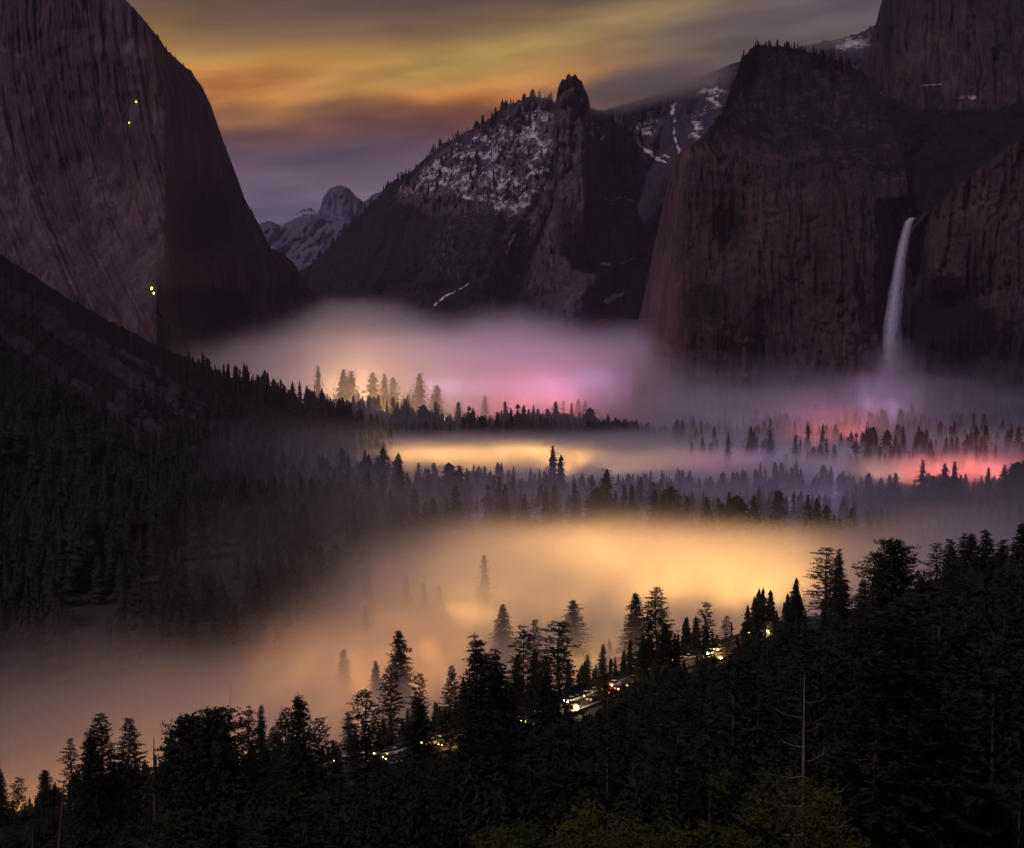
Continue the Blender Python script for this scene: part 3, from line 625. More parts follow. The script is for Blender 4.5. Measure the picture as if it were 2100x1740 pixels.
def tree_hi(kind,px,py,Y,label,group='trees on the near hillside',name='conifer',H=None,width=1,trk=True):
    p=P(px,py,Y); gz=float(ground(p[0],p[1])); h=p[2]-gz if H is None else H
    e=link(name,None,label=label,cat='tree',group=group,loc=(p[0],p[1],p[2]-h-.3),rz=random.uniform(0,6.28),s=(h*width,h*width,h+.3))
    k=used.get(kind,0); used[kind]=k+1; tk,cr=HI[kind][k%len(HI[kind])]
    link('trunk',tk,e); link('crown',cr,e); return e
# --- named trees of the near hillside: kind, treetop px, py, distance, width, label
FG=[('fir',0,1575,290,1,'dark conifer cut by the left edge of the photo, right at the bottom corner'),
('pine',38,1592,330,1,'small thin conifer lit yellow from below, second from the left edge'),
('cedar',92,1580,300,.75,'round-topped conifer with yellow light behind it, left of the leaning dead pole'),
('pine',145,1512,300,.9,'thin hazy pine just right of the leaning dead pole'),
('layered',207,1462,270,1.05,'tall ragged conifer left of the two-tree gap near the bare snag'),
('fir',182,1500,262,1,'lower conifer overlapping the tall ragged one on its left side'),
('layered',264,1472,285,1,'open-branched pine standing directly left of the bare snag'),
('cedar',440,1455,215,.78,'broad flat-crowned tree, the widest crown of the lower left'),
('cedar',384,1468,235,.7,'conifer shoulder on the left side of the broad flat-crowned tree'),
('pine',510,1444,300,.8,'left one of a close pair of hazy conifers right of the broad flat crown'),
('spire',535,1444,320,1,'right one of a close pair of hazy conifers right of the broad flat crown'),
('fir',612,1420,255,1,'tall pointed conifer with a knobby top at lower left centre'),
('layered',585,1450,270,.9,'pointed conifer with spreading branches left of the knobby-topped one'),
('pine',655,1466,275,.9,'open-crowned conifer right of the knobby-topped pointed one'),
('fir',690,1520,285,.8,'short conifer whose foot touches the left end of the line of car lights'),
('pine',750,1410,270,1.05,'crooked-topped pine standing over the left end of the line of car lights'),
('spire',714,1458,420,1.3,'pale fog-veiled conifer close behind the crooked-topped pine on its left'),
('broken',800,1374,400,1,'hazy broken-topped pine between the crooked pine and the pyramid-shaped fir'),
('fir',858,1428,290,1.25,'dense pyramid-shaped conifer beside the bright row of headlights'),
('broken',862,1380,330,.8,'thin flag-topped pine rising behind the dense pyramid-shaped conifer'),
('fir',893,1438,380,1,'small dim conifer between the pyramid-shaped fir and the feathery one'),
('layered',925,1364,340,.85,'feathery conifer with drooping branches over the bright row of headlights'),
('spire',975,1298,270,1.15,'very narrow sharp-topped conifer, tallest left of centre'),
('fir',1019,1326,255,.8,'conifer top poking up behind the big trunk near the round bright headlight'),
('layered',1002,1342,180,1.0,'nearest dark tree with a long bare trunk next to the round bright headlight'),
('pine',1074,1278,330,.9,'slender pine with an airy crown, right of the nearest dark trunk'),
('broken',1146,1273,330,1.25,'flat-topped pine with clumped branches above the brightest light spot'),
('fir',1120,1345,320,1,'lower conifer on the left flank of the flat-topped clumped pine'),
('fir',1040,1390,300,1,'shaded conifer below and left of the slender airy pine'),
('spire',1205,1342,400,1.5,'left one of the small conifers standing over the string of red and white lights'),
('fir',1236,1320,385,.85,'pointed small conifer in the middle above the string of red and white lights'),
('fir',1280,1336,420,.9,'small conifer at the right end of the string of red and white lights'),
('fir',1262,1345,415,.75,'short conifer filling the gap just left of the right end of the light string'),
('layered',1345,1202,395,1.18,'big perfectly layered conifer, the clearest silhouette against the yellow fog'),
('fir',1385,1302,402,1.1,'conifer clinging to the right side of the big layered conifer'),
('pine',1448,1232,410,1.0,'slim irregular pine, first one right of the big layered conifer'),
('pine',1490,1262,435,1.1,'low pine with lit yellow branches at its foot, right of the slim irregular pine'),
('cedar',1528,1275,450,.7,'rounded pale-lit crown between the lit pine and the airy small pine'),
('broken',1570,1240,430,1.1,'airy small pine with bright lights twinkling at its foot'),
('layered',1632,1204,400,1.0,'short dense layered conifer left of the fog-veiled broken-topped giant'),
('pine',1600,1270,430,.9,'low conifer under the left side of the short dense layered one'),
('broken',1695,1122,560,1.3,'fog-veiled giant with a broken top above the dark right slope'),
('fir',1722,1124,540,.9,'fog-veiled pointed conifer touching the broken-topped giant'),
('spire',1731,1180,400,1.1,'narrow dark spire in front of the fog-veiled pair'),
('fir',1768,1184,385,.95,'ragged dark conifer right of the narrow dark spire'),
('spire',1801,1146,385,1.2,'slim conifer leaning against the dome-topped giant from the left'),
('cedar',1834,1108,350,.85,'dome-topped giant conifer, the darkest crown on the right skyline'),
('fir',1888,1180,330,1.0,'pointed conifer just right of and below the dome-topped giant'),
('pine',1922,1110,480,1.1,'faint broad-topped pine beyond the dome-topped giant'),
('fir',1948,1104,430,1.1,'faint pointed conifer right of the faint broad-topped pine'),
('spire',1978,1092,440,1.3,'thin conifer in the right skyline cluster, left of the double top'),
('fir',1992,1090,420,1.0,'left top of the double-topped pair on the right skyline'),
('fir',2022,1084,410,1.1,'highest crown of the right skyline cluster before the last dip'),
('fir',2058,1104,410,1.0,'conifer in the last dip of the right skyline'),
('fir',2095,1068,380,1.1,'tall conifer cut by the right edge of the photo'),
('layered',1700,1215,440,.8,'slight conifer at the foot of the fog-veiled giant'),
('fir',1690,1240,420,.8,'small dark fir below the thin dead pole on the right'),
('cedar',1190,1572,185,1.05,'green-lit bushy crown at the bottom centre'),
]
for k,px,py,Y,wd,lb in FG: tree_hi(k,px,py,Y,lb,width=wd*1.02)
more=[('fir',1098,1330,'slim dark conifer between the airy pine and the flat-topped pine'),('spire',1166,1352,'narrow conifer tucked behind the right side of the flat-topped pine'),('fir',1222,1362,'little conifer low in the cluster over the light string'),('spire',1318,1300,'narrow conifer on the left flank of the big layered conifer'),
 ('fir',1404,1322,'squat conifer in the dip right of the big layered conifer'),('layered',1470,1300,'small feathery conifer between the slim irregular pine and the low lit pine'),('fir',1512,1302,'stubby conifer on the right of the low lit pine'),('spire',1548,1290,'thin spire left of the airy small pine'),('fir',1590,1268,'small fir right behind the airy small pine'),('spire',1652,1250,'thin dark spire right of the short dense layered conifer'),
 ('fir',950,1390,'dark fir filling in left of the very narrow sharp-topped conifer'),('spire',836,1452,'thin spire on the left shoulder of the pyramid-shaped fir'),('layered',560,1490,'low shaggy conifer under the close hazy pair'),('spire',728,1500,'thin spire at the left foot of the crooked-topped pine'),('fir',1060,1345,'small fir left of the slender airy pine'),('spire',350,1500,'thin conifer between the bare snag and the broad flat crown')]
for i,(k,px,py,lb) in enumerate(more):
    Y=float(np.interp(px,[350,700,1100,1400,1650],[262,318,392,438,462])); tree_hi(k,px,py,Y,lb,width=1.15)
# fog-veiled trees beyond the hillside, on the valley floor
GH=[('fir',820,1290,470,1.1,'ghostly broad conifer in orange fog above the broken-topped pine'),('spire',705,1330,520,1.5,'blurred dark spire standing alone in orange fog'),
('fir',771,1354,480,.9,'blurred conifer left of the ghostly broad one'),('fir',1032,1238,560,1.25,'ghostly conifer in fog between the sharp-topped tree and the airy pine'),
('pine',1098,1268,520,.8,'small ghostly pine right of the airy slender pine'),('spire',1176,1230,560,1.9,'tall narrow fog-veiled conifer above the brightest light spot'),
('fir',1302,1213,540,1.2,'large fog-veiled conifer just left of the big layered conifer'),('fir',1250,1310,560,.8,'tiny fog-veiled treetop left of the large fog-veiled conifer'),
('pine',1412,1290,520,.8,'fog-veiled pine left of the slim irregular pine'),('fir',60,1392,560,1.2,'barely visible treetop in brown fog near the left edge'),
('spire',196,1465,600,1.2,'faint spike of a tree in brown fog at the far left'),('fir',535,1470,420,.8,'dim fog-veiled conifer right behind the close hazy pair'),
('pine',430,1478,360,1.2,'faint crown behind the left side of the broad flat-crowned tree')]
for k,px,py,Y,wd,lb in GH: tree_hi(k,px,py,Y*1.12 if Y>460 else Y,lb,width=wd,group='fog-veiled trees beyond the near hillside')
# dead trees
def snag(name,px,py,Y,label,lean=0,nbr=14,seed=1,length=.22,material=M_bark,up=.8,hh=None,r=.012):
    rd=random.Random(seed); p=P(px,py,Y); gz=float(ground(p[0],p[1])); h=hh or p[2]-gz
    e=link(name,None,label=label,cat='dead tree',loc=(p[0]-lean*h,p[1],p[2]-h-.3))
    t=Tm(); N=10
    for i in range(N): t.tube((lean*h*i/N+rd.gauss(0,.0),0,h*i/N),(lean*h*(i+1)/N,0,h*(i+1)/N),r*h*(1-i/N)**.7+.04,r*h*(1-(i+1)/N)**.7+.04,7,0)
    link('trunk',t.build('trunk',[material]),e)
    for j in range(nbr):
        f=.35+.6*(j+.5)/nbr; a=(0 if j%2 else math.pi)+rd.uniform(-.8,.8); L=length*h*(1.15-f)*rd.uniform(.7,1.2)
        b_=Tm(); q=Vector((lean*h*f,0,h*f)); rr=.0035*h*(1.2-f)
        for s_ in range(4):
            n_=q+Vector((math.cos(a)*L/4,math.sin(a)*L/4,L/4*(up*(s_/3)-.1))); b_.tube(q,n_,rr*(1-s_/5),rr*(1-(s_+1)/5),4,0); q=n_
            if s_==2: b_.tube(q,q+Vector((math.cos(a+.6)*L*.25,math.sin(a+.6)*L*.25,L*.18)),rr*.4,rr*.15,3,0)
        link('branch',b_.build('branch',[material]),e)
    return e
snag('dead_tree',315,1508,230,'bare dead tree with thin upturned branches at lower left',seed=3,up=1.4,nbr=16,length=.28)
snag('dead_pole',131,1598,150,'leaning dead pole with no branches at the bottom left corner',lean=.09,nbr=0,r=.016)
snag('dead_pole',68,1690,140,'short dead spike beside the leaning pole at the bottom left',lean=.04,nbr=0,r=.014)
snag('dead_tree',1650,1378,140,'pale weathered dead tree with crooked branches on the dark right slope',seed=8,nbr=16,length=.26,material=M_dead,up=.5,r=.007)
snag('dead_pole',1692,1176,470,'thin dead pole in front of the fog-veiled broken-topped giant',nbr=4,seed=5,length=.08)
snag('dead_pole',474,1404,420,'hair-thin dead pole leaning in the brown fog behind the broad crown',nbr=0,lean=.05,r=.004)
# three tall bare trunks on the right
for i,(px,py,Y,lb) in enumerate([(1806,1240,150,'left one of the tall pale trunks on the dark right slope'),(1866,1225,155,'middle and thickest of the tall trunks on the dark right slope'),(1898,1290,170,'right one of the tall trunks, partly behind branches')]):
    e=tree_hi('broken' if i!=1 else 'layered',px,py,Y,lb,width=1.0)
rx=random.Random(11)
# leafy shrubs and young trees at the bottom edge
def shrub(px,py,Y,rad,h,label,seed):
    rd=random.Random(seed); p=P(px,py,Y); e=link('leafy_tree',None,label=label,cat='tree',group='leafy trees at the bottom edge',loc=(p[0],p[1],p[2]-h))
    t=Tm(); c=Tm()
    t.tube((0,0,-4),(0,0,h*.45),.25,.16,6,0)
    for j in range(9):
        a=rd.uniform(0,6.28); q=(math.cos(a)*rad*.6,math.sin(a)*rad*.6,h*rd.uniform(.6,.9)); t.tube((0,0,h*.3),q,.12,.03,4,0)
    link('trunk',t.build('trunk',[M_bark]),e)
    cl=[(rd.gauss(0,rad*.42),rd.gauss(0,rad*.42),h*rd.uniform(.35,.97)) for _ in range(26)]
    for q in cl:
        for _ in range(70):
            v=Vector((rd.gauss(0,1),rd.gauss(0,1),rd.gauss(0,.6))); v.normalize(); v*=rad*.24*rd.random()**.4
            c.tuft((q[0]+v.x,q[1]+v.y,q[2]+v.z),.28,rd,.8,1,0)
    link('crown',c.build('crown',[M_leaf]),e)
for i,a in enumerate([(1215,1660,110,4,9,'olive leafy clump low at the bottom centre'),(1330,1690,100,4,7,'olive shrub at the bottom right of centre'),(1570,1585,105,3.4,8,'yellowish sprig tree at the foot of the weathered dead tree'),(1700,1640,98,4.5,9,'wide yellow-green bush at the bottom, right of the weathered dead tree'),(1640,1600,112,3,8,'small brownish leafy tree beside the weathered dead tree'),(1100,1680,115,4,8,'dim green bush left of the bottom centre'),(1000,1700,120,4,7,'dull shrub below the nearest dark trunk'),(1470,1700,100,3.4,6,'low shrub on the bottom edge left of the sprig tree')]):
    shrub(*a,seed=50+i)
# --- rows of conifers in the mist; treetop pixels, grouped by row
def z4(l): return [(588+.4*a,672+.4*b) for a,b in l]
def z5(l): return [(1344+.36*a,756+.36*b) for a,b in l]
ROW_FAR=z4([(500,230),(160,190),(290,210),(330,220),(440,225),(545,250),(680,230),(620,340),(590,370),(540,365),(315,370),(700,395),(750,340),(770,290),(880,380),(835,480),(905,455),(935,400),(955,410),(1015,345),(1120,375),(1080,430),(1150,410),(1185,390),(1215,395),(1265,395),(1240,415),(1380,375),(1420,370),(1460,385),(1495,365),(1530,370),(1555,410),(430,450),(480,510),(380,380),(1000,450),(1300,440),(1100,420)])
ROW_FARR=z4([(1650,500),(1715,500),(1770,505),(1830,510),(1915,510),(1945,525),(2025,475),(2080,490),(1890,530),(1680,520)])+z5([(150,290),(215,315),(290,320),(55,330),(28,340)])
ROW_R=z5([(400,235),(415,355),(505,260),(545,330),(570,230),(655,280),(655,345),(795,290),(800,370),(865,190),(920,200),(1080,200),(1465,200),(1395,230),(1580,210),(1630,200),(900,445),(975,395),(1020,430),(940,430),(870,470),(745,480),(620,500),(1145,360),(1110,490),(1215,355),(1320,350),(1370,375),(1390,470),(1570,410),(1855,460),(1940,430)])
ROW_G=z5([(1215,590),(1285,620),(1335,600),(1370,590),(1525,515),(1475,630),(1585,605),(1650,535),(1705,525),(1740,600),(1990,545),(2030,540),(2065,530),(1610,640),(1900,560),(2095,520)])
ROW_M=z4([(400,620),(495,610),(555,675),(578,700),(617,735),(675,690),(725,715),(755,690),(830,690),(885,700),(925,720),(1365,600),(1405,650),(1060,750),(1090,760),(1030,800),(1120,800),(1160,760),(865,805),(820,870),(750,870),(655,820),(530,830),(575,910),(450,890),(1220,850),(1300,800),(1330,810),(1370,800),(1475,790),(1565,750),(1685,835),(1730,800),(1770,800),(1815,760),(1880,790),(1970,815),(1935,900),(2005,890),(2050,860),(1270,950),(1375,980),(1185,965),(1020,935),(935,930),(1080,940),(1550,930),(1590,820),(1640,720)])
ROW_MR=z5([(0,680),(45,710),(90,665),(185,725),(130,755),(50,765),(290,725),(360,730),(385,760),(420,700),(465,720),(560,720),(570,765),(455,785),(500,810),(530,805),(700,690),(315,810),(270,830),(355,830),(660,830),(620,845),(690,840),(870,715),(920,735),(975,775),(1020,830),(1120,790),(1050,850),(1225,860),(905,890)])
ROW_L=[(545,1175),(580,1190),(628,1185),(672,1190),(703,1180),(752,1165),(832,1178),(868,1195),(900,1200),(993,1137),(515,1190),(650,1200)]
ROW_S=[(445,755),(387,745),(375,742),(530,770),(560,775),(300,870),(328,895),(365,905),(475,780),(500,790),(600,790),(420,765),(640,800)]
ORD='first second third fourth fifth sixth seventh eighth ninth tenth eleventh twelfth thirteenth fourteenth fifteenth sixteenth seventeenth eighteenth nineteenth'.split()
def ordn(k):
    if k<19: return ORD[k]
    t,u=divmod(k+1,10); T={2:'twent',3:'thirt',4:'fort',5:'fift'}[t]
    return T+'ieth' if u==0 else T+'y-'+ORD[u-1]
def size_word(H,hs):
    q=sorted(hs); i=q.index(H)/len(q)
    return 'short' if i<.3 else 'tall' if i>.75 else 'middling'
def row(tops,ymin,ymax,where,group,hmin=32,hmax=47,base=0,hi=()):
    tops=sorted(tops); res=[]
    for px,py in tops:
        drop=(py-660)/FPX; H=random.uniform(hmin,hmax); Y=(150-base-H)/max(drop,.01); Y=min(max(Y,ymin),ymax)
        p=P(px,py,Y); res.append((p,p[2]-base,px))
    hs=[r[1] for r in res]
    for k,(p,H,px) in enumerate(res):
        wn=random.choice(['pointed','narrow','dark','slim'])
        lb=f"{wn} conifer, {ordn(k)} from left {where}"
        me=LOM[k*5%len(LOM)] if (k*7)%3 else LOM[random.choice((0,1,5,7))]
        wd=random.uniform(.85,1.7)*(1 if H>28 else 1.2)
        HH=max(H,10)
        link('conifer',me,label=lb,cat='tree',group=group,loc=(p[0],p[1],p[2]-HH),rz=random.uniform(0,6.28),s=(HH*wd,HH*wd,HH))
row(ROW_FAR,1830,2240,'in the farthest row, under the pink glow','conifers in the farthest misty row')
row(ROW_FARR,1830,1990,'in the low dark row left of the cliff','conifers of the low dark row before the cliff')
row(ROW_R,1480,1960,'in the purple mist below the waterfall','conifers in the purple mist below the waterfall')
row(ROW_G,1220,1345,'along the red glow at the right edge','conifers silhouetted against the red glow')
row(ROW_M,1045,1330,'in the middle row before the bright meadow fog','conifers in the middle row of the valley')
row(ROW_MR,1000,1300,'in the middle row right of centre','conifers of the right half of the middle row')
row(ROW_L,760,1000,'in the violet mist left of the yellow fog','conifers in the violet mist at left')
row(ROW_S,1250,1900,'on the edge of the left scree slope','conifers on the edge of the left slope',base=8)

# --- forest masses behind / between them (uncountable)
def forest(name,pts,hs,label,material=None,small=False,nearset=False):
    N_=[(np.array(t.v),np.array(t.f),np.array(t.m)) for t in LOTN]
    V=[];F=[];M=[];n=0; A=[(np.array(t.v),np.array(t.f),np.array(t.m)) for t in (LOTS if small else LOT)]
    for k,(p,h) in enumerate(zip(pts,hs)):
        v,f,m_=(N_ if nearset and p[1]<290 else A)[(k*3+int(p[0]*7))%4]; a=k*2.4; c,s_=math.cos(a),math.sin(a); w=h*(.75+.85*((k*37)%10)/10)
        q=np.stack([(v[:,0]*c-v[:,1]*s_)*w,(v[:,0]*s_+v[:,1]*c)*w,v[:,2]*h],-1)+p
        V.append(q);F.append(f+n);M.append(m_);n+=len(v)
    m=mesh(name,np.concatenate(V),np.concatenate(F),[M_bark,material or M_needle2],np.concatenate(M))
    return link(name,m,kind='stuff',label=label)
LOTS=[simple_conifer(k,s,nw=8,nb=4) for k,s in (('fir',31),('spire',32),('fir',33),('layered',34))]
LOTN=[simple_conifer(k,s,nw=20,nb=6,ts=.038,skirts=False) for k,s in (('fir',41),('layered',42),('fir',43),('pine',44))]
frng=np.random.default_rng(3)
def scatter(n,pxr,Yr,cond=None,h=(22,40),gr=True):
    px=frng.uniform(*pxr,n); Y=np.sqrt(frng.uniform(Yr[0]**2,Yr[1]**2,n)); x=(px-1050)/FPX*Y
    k=np.ones(n,bool) if cond is None else cond(px,Y,x)
    px,Y,x=px[k],Y[k],x[k]; z=ground(x,Y)-.5
    g_=.5+.5*np.clip(fbm(x/38,Y/38,o=2,s=17)*2.2,-1,1)                 # groves: neighbours are of like age
    return np.stack([x,Y,z],-1),h[0]*.8+(h[1]*1.12-h[0]*.8)*(.65*g_+.35*frng.random(len(x)))
def merge(*a): return np.concatenate([q[0] for q in a]),np.concatenate([q[1] for q in a])
# top line limits keep masses below the named trees
p1=scatter(520,(690,1230),(1840,2080),h=(16,30)); p2=scatter(300,(1200,1560),(1800,1940),h=(14,30)); p3=scatter(330,(1380,1780),(1560,1960),cond=lambda px,Y,x:fbm(px/40,Y/70,o=2,s=27)>-.05,h=(14,36)); p4=scatter(380,(1780,2180),(1440,1960),cond=lambda px,Y,x:fbm(px/40,Y/70,o=2,s=28)>-.12,h=(16,38))
p0=scatter(260,(500,900),(1930,2230),cond=lambda px,Y,x:fbm(px/30,Y/60,o=2,s=7)>-.15,h=(20,44))
p1=merge(p1,p0)
forest('far_forest',*merge(p1,p2,p3,p4),'misty far strip of conifer forest across the valley',small=True)
q1=scatter(520,(800,1780),(1050,1320),cond=lambda px,Y,x:Y>np.interp(px,[800,1000,1780],[1050,1060,1080]),h=(10,27)); q2=scatter(60,(1750,2150),(1000,1200),h=(8,16))
q3=scatter(70,(1900,2180),(1240,1340),h=(10,18))
forest('middle_forest',*merge(q1,q2,q3),'hazy middle strip of conifer forest before the bright fog',small=True)
l1=merge(scatter(900,(-120,820),(760,1300),cond=lambda px,Y,x:(Y>np.interp(px,[-120,300,800],[800,860,1020])+90*fbm(px/60,px*0,o=3,s=8)),h=(16,38)),scatter(520,(-160,760),(560,860),cond=lambda px,Y,x:(fbm(px/80,Y/50,o=2,s=9)>-.12)&(Y>np.interp(px,[-160,300,760],[575,620,700])),h=(14,30)))
# trees on the left slope, thinning out on the scree chutes
vgt=1-np.clip(a_pale(t_U,t_V)*1.6,0,1); den=vgt*(.10+.9*sst(800,930,t_V-.12*(t_U-300)))
flat=t_pts.reshape(-1,3); pr=(den.ravel()*(flat[:,1]**1.0)); pr/=pr.sum()
ids=frng.choice(len(flat),1200,p=pr,replace=False); sp_=flat[ids]-np.array([0,0,1.0]); hh=np.where(t_V.ravel()[ids]>800,frng.uniform(16,34,1200),frng.uniform(4,13,1200))
hh=np.where((t_U.ravel()[ids]<360)&(t_V.ravel()[ids]-np.interp(t_U.ravel()[ids],[c[0] for c in CR_T],[c[1] for c in CR_T])<60),np.minimum(hh,frng.uniform(4,11,1200)),hh)
sk=(t_U.ravel()>370)&(t_V.ravel()-np.interp(t_U.ravel(),[c[0] for c in CR_T],[c[1] for c in CR_T])<26); sk=frng.choice(np.where(sk)[0],240); skp=flat[sk]-np.array([0,0,2.]); skh=frng.uniform(12,30,240)*np.interp(t_U.ravel()[sk],[370,520,800],[.55,1,1.25])
forest('slope_forest',np.concatenate([l1[0],sp_,skp]),np.concatenate([l1[1],hh,skh]),'dark conifer forest covering the left slope and its foot',small=True)
# near hillside
def ypof(x,Y):
    sh=np.where(x<80,1.2*x,96+.7*(x-80))*(.25+.75*sst(80,260,Y)); return Y-sh
def hcond(px,Y,x):
    yp=ypof(x,Y); return (yp>20)&(yp<500)&(np.abs(yp-366)>9)
h1=merge(scatter(1150,(-250,2300),(150,330),cond=hcond,h=(9,30)),scatter(420,(2250,3600),(120,420),cond=hcond,h=(14,26)),scatter(900,(-150,2250),(300,440),cond=hcond,h=(14,24)),scatter(260,(-150,2300),(62,150),cond=hcond,h=(8,13)),scatter(420,(1500,2250),(200,440),cond=hcond,h=(26,40)),scatter(300,(1550,2250),(400,520),cond=hcond,h=(22,34)),
  scatter(1500,(640,1680),(300,470),cond=lambda px,Y,x:(ypof(x,Y)>318)&(ypof(x,Y)<357),h=(14,20)),scatter(1100,(560,1700),(300,500),cond=lambda px,Y,x:(ypof(x,Y)>372)&(ypof(x,Y)<410),h=(10,22)))
keep=np.ones(len(h1[0]),bool)
RPX=[-100,0,130,200,330,400,480,620,700,810,900,990,1080,1180,1270,1390,1480,1580,1650,1720,1800,1850,1950,2100,2300]
RPY=[1745,1740,1725,1690,1690,1620,1620,1640,1612,1572,1551,1528,1502,1474,1428,1378,1358,1304,1290,1270,1240,1205,1165,1120,1100]
for i,(p,h) in enumerate(zip(*h1)):
    ppx,ppy=proj(np.array([p[0],p[1],p[2]+h])); lim=float(np.interp(ppx,RPX,RPY))
    behind=ypof(p[0],p[1])>366
    win=any(a<ppx<b for a,b in ((702,724),(742,762),(796,818),(976,998),(1012,1052),(893,946),(1120,1130),(1176,1276),(1404,1430),(1468,1504),(1562,1592)))
    lim+= (-115*frng.random()**1.3 if behind else (-5+9*frng.random() if win else -30+24*frng.random())) if ppx<1650 else 3
    if ppy<lim:
        zt=P(ppx,lim+(14 if not behind else 4)*frng.random(),p[1])[2]-p[2]
        if zt<(1.5 if ppx<420 else 3.5): keep[i]=False
        else: h1[1][i]=zt
b1=scatter(260,(-80,340),(270,335),h=(2.5,6)); b1=merge(b1,(h1[0][keep],h1[1][keep]))
forest('hillside_forest',b1[0],b1[1],'unlit dense forest covering the near hillside',material=M_needle,nearset=True,small=True)
# right skyline mass: individually built trees, dark
rt=random.Random(31)
names=['beneath the dome-topped giant','under the fog-veiled pair','on the far right below the skyline','below the last dip of the skyline','low on the right slope']
for k in range(26):
    px=1720+k*15.2+rt.uniform(-6,6); py=np.interp(px,[1700,1760,1850,1950,2100],[1275,1240,1215,1150,1125])+rt.uniform(0,60)*(1+(k%3)*.8)
    tree_hi(rt.choice(['fir','spire','layered','fir']),px,py,rt.uniform(300,380),f"dark {rt.choice(['pointed','narrow','shaggy'])} conifer, {ordn(k)} from left in the shaded crowd under the right skyline",group='shaded conifers under the right skyline',width=1.1)
for k in range(30):
    px=-20+k*72+rt.uniform(-20,20); py=np.interp(px,[0,500,1000,1500,2100],[1720,1640,1600,1560,1350])+rt.uniform(-10,70)
    if 1590>px>1090: py+=90
    tree_hi(rt.choice(['fir','layered','pine','fir']),px,py,rt.uniform(150,215),f"unlit conifer, {ordn(k)} from left in the nearest dark row",group='nearest unlit conifers along the bottom',width=1.15)

# tiny trees on the mountain ridges
def on_crest(cr,u,dv=0):
    c=np.array(cr); return P(u,np.interp(u,c[:,0],c[:,1])+dv,np.interp(u,c[:,0],c[:,2]))
rp=[];rh=[]
for _ in range(240):
    u=frng.uniform(640,1520)
    if 1134<u<1216: continue
    rp.append(on_crest(CR_MID,u,frng.uniform(0,9))-np.array([0,0,4])); rh.append(frng.uniform(9,30)*(1 if u<1140 else .6))
for _ in range(60):
    u=frng.uniform(1525,1780); py=np.interp(u,[1522,1548,1600,1660,1720,1770],[118,94,95,107,125,150]); rp.append(P(u,py+3,2340)-np.array([0,0,3])); rh.append(frng.uniform(8,18))
for _ in range(30):
    u=frng.uniform(300,470); py=np.interp(u,[255,300,345,395,415,432,450,470],[-5,45,105,150,180,215,270,320]); rp.append(P(u,py+3,2745)-np.array([0,0,2])); rh.append(frng.uniform(6,11))
ok=(mid_V.ravel()>np.interp(mid_U.ravel(),[c[0] for c in CR_MID],[c[1]+6 for c in CR_MID]))&(mid_V.ravel()<620)&(mid_U.ravel()<1140); cand=np.where(ok)[0]
ids=frng.choice(cand,500,replace=False); mp=mid_pts.reshape(-1,3)[ids]
ok=(r_V.ravel()<np.interp(r_U.ravel(),[1310,1400,1500,1640,1760,1840,1900],[470,350,400,410,405,430,450])-12)&(r_U.ravel()>1400); ids=frng.choice(np.where(ok)[0],380,replace=False); rp2=r_pts.reshape(-1,3)[ids]
forest('mountain_trees',np.concatenate([np.array(rp),mp-np.array([0,0,2]),rp2-np.array([0,0,2])]),np.concatenate([np.array(rh),frng.uniform(12,28,500),frng.uniform(8,17,380)]),'tiny scattered trees on the mountain ridges and slopes',small=True)

# ------------------------------------------------------------------ road and traffic
ROAD=np.array([(-260,300),(-150,296),(-115,296),(-83,301),(-60,312),(-37.6,328),(-26,335),(-17,344),(-7,353),(16,381),(29,399),(47.6,427),(62,439),(83,476),(105,500),(150,540)],float)
def road_at(t):
    n=len(ROAD)-1; i=int(min(max(t*n,0),n-1e-6)); f=t*n-i; return ROAD[i]*(1-f)+ROAD[i+1]*f
cs=[road_at(k/150) for k in range(151)]; cs=np.array(cs); kk=np.ones(7)/7
cs=np.stack([np.convolve(np.pad(cs[:,i],3,'edge'),kk,'valid') for i in (0,1)],-1)
tg=np.gradient(cs,axis=0); tg/=np.linalg.norm(tg,axis=1)[:,None]; nm=np.stack([-tg[:,1],tg[:,0]],-1)
def ribbon(name,off0,off1,dz,material,sel=None):
    a=cs+nm*off0; b=cs+nm*off1; zc=RZ+dz
    v=np.concatenate([np.column_stack([a,zc]),np.column_stack([b,zc])]); n=len(cs); f=[(i+n,i,i+1,i+1+n) for i in range(n-1) if sel is None or sel(i)]
    return mesh(name,v,f,[material])
gzz=ground(cs[:,0],cs[:,1]); RZ=np.convolve(np.pad(gzz,8,'edge'),np.ones(17)/17,'valid')+.6
m,nt,b=mat('asphalt'); nt.links.new(ramp(nt,tex(nt,3.0,detail=6),[(.3,(.02,.02,.021,1)),(.7,(.04,.039,.038,1))]),b.inputs['Base Color']); b.inputs['Roughness'].default_value=.7; M_asph=m
m,nt,b=mat('road_paint'); b.inputs['Base Color'].default_value=(.7,.5,.1,1); M_paint=m
m,nt,b=mat('road_paint_white'); b.inputs['Base Color'].default_value=(.75,.75,.72,1); M_paintw=m
rd_=link('mountain_road',ribbon('road',-4.2,4.2,0,M_asph),kind='structure',label='asphalt road crossing the near hillside')
link('centre_line',ribbon('centre_line',-.1,.1,.01,M_paint),rd_); link('edge_line',ribbon('edge_line',3.6,3.75,.01,M_paintw),rd_); link('edge_line',ribbon('edge_line',-3.75,-3.6,.01,M_paintw),rd_)
def road_bank(name,o0,o1):
    a=cs+nm*o0; b=cs+nm*o1; v=np.concatenate([np.column_stack([a,RZ-.02]),np.column_stack([b,RZ-5])]); n=len(cs)
    return mesh(name,v,[(i,i+1,i+1+n,i+n) for i in range(n-1)],[M_ground])
link('shoulder',road_bank('shoulder',-4.2,-8.5),rd_); link('shoulder',road_bank('shoulder',4.2,8.5),rd_)
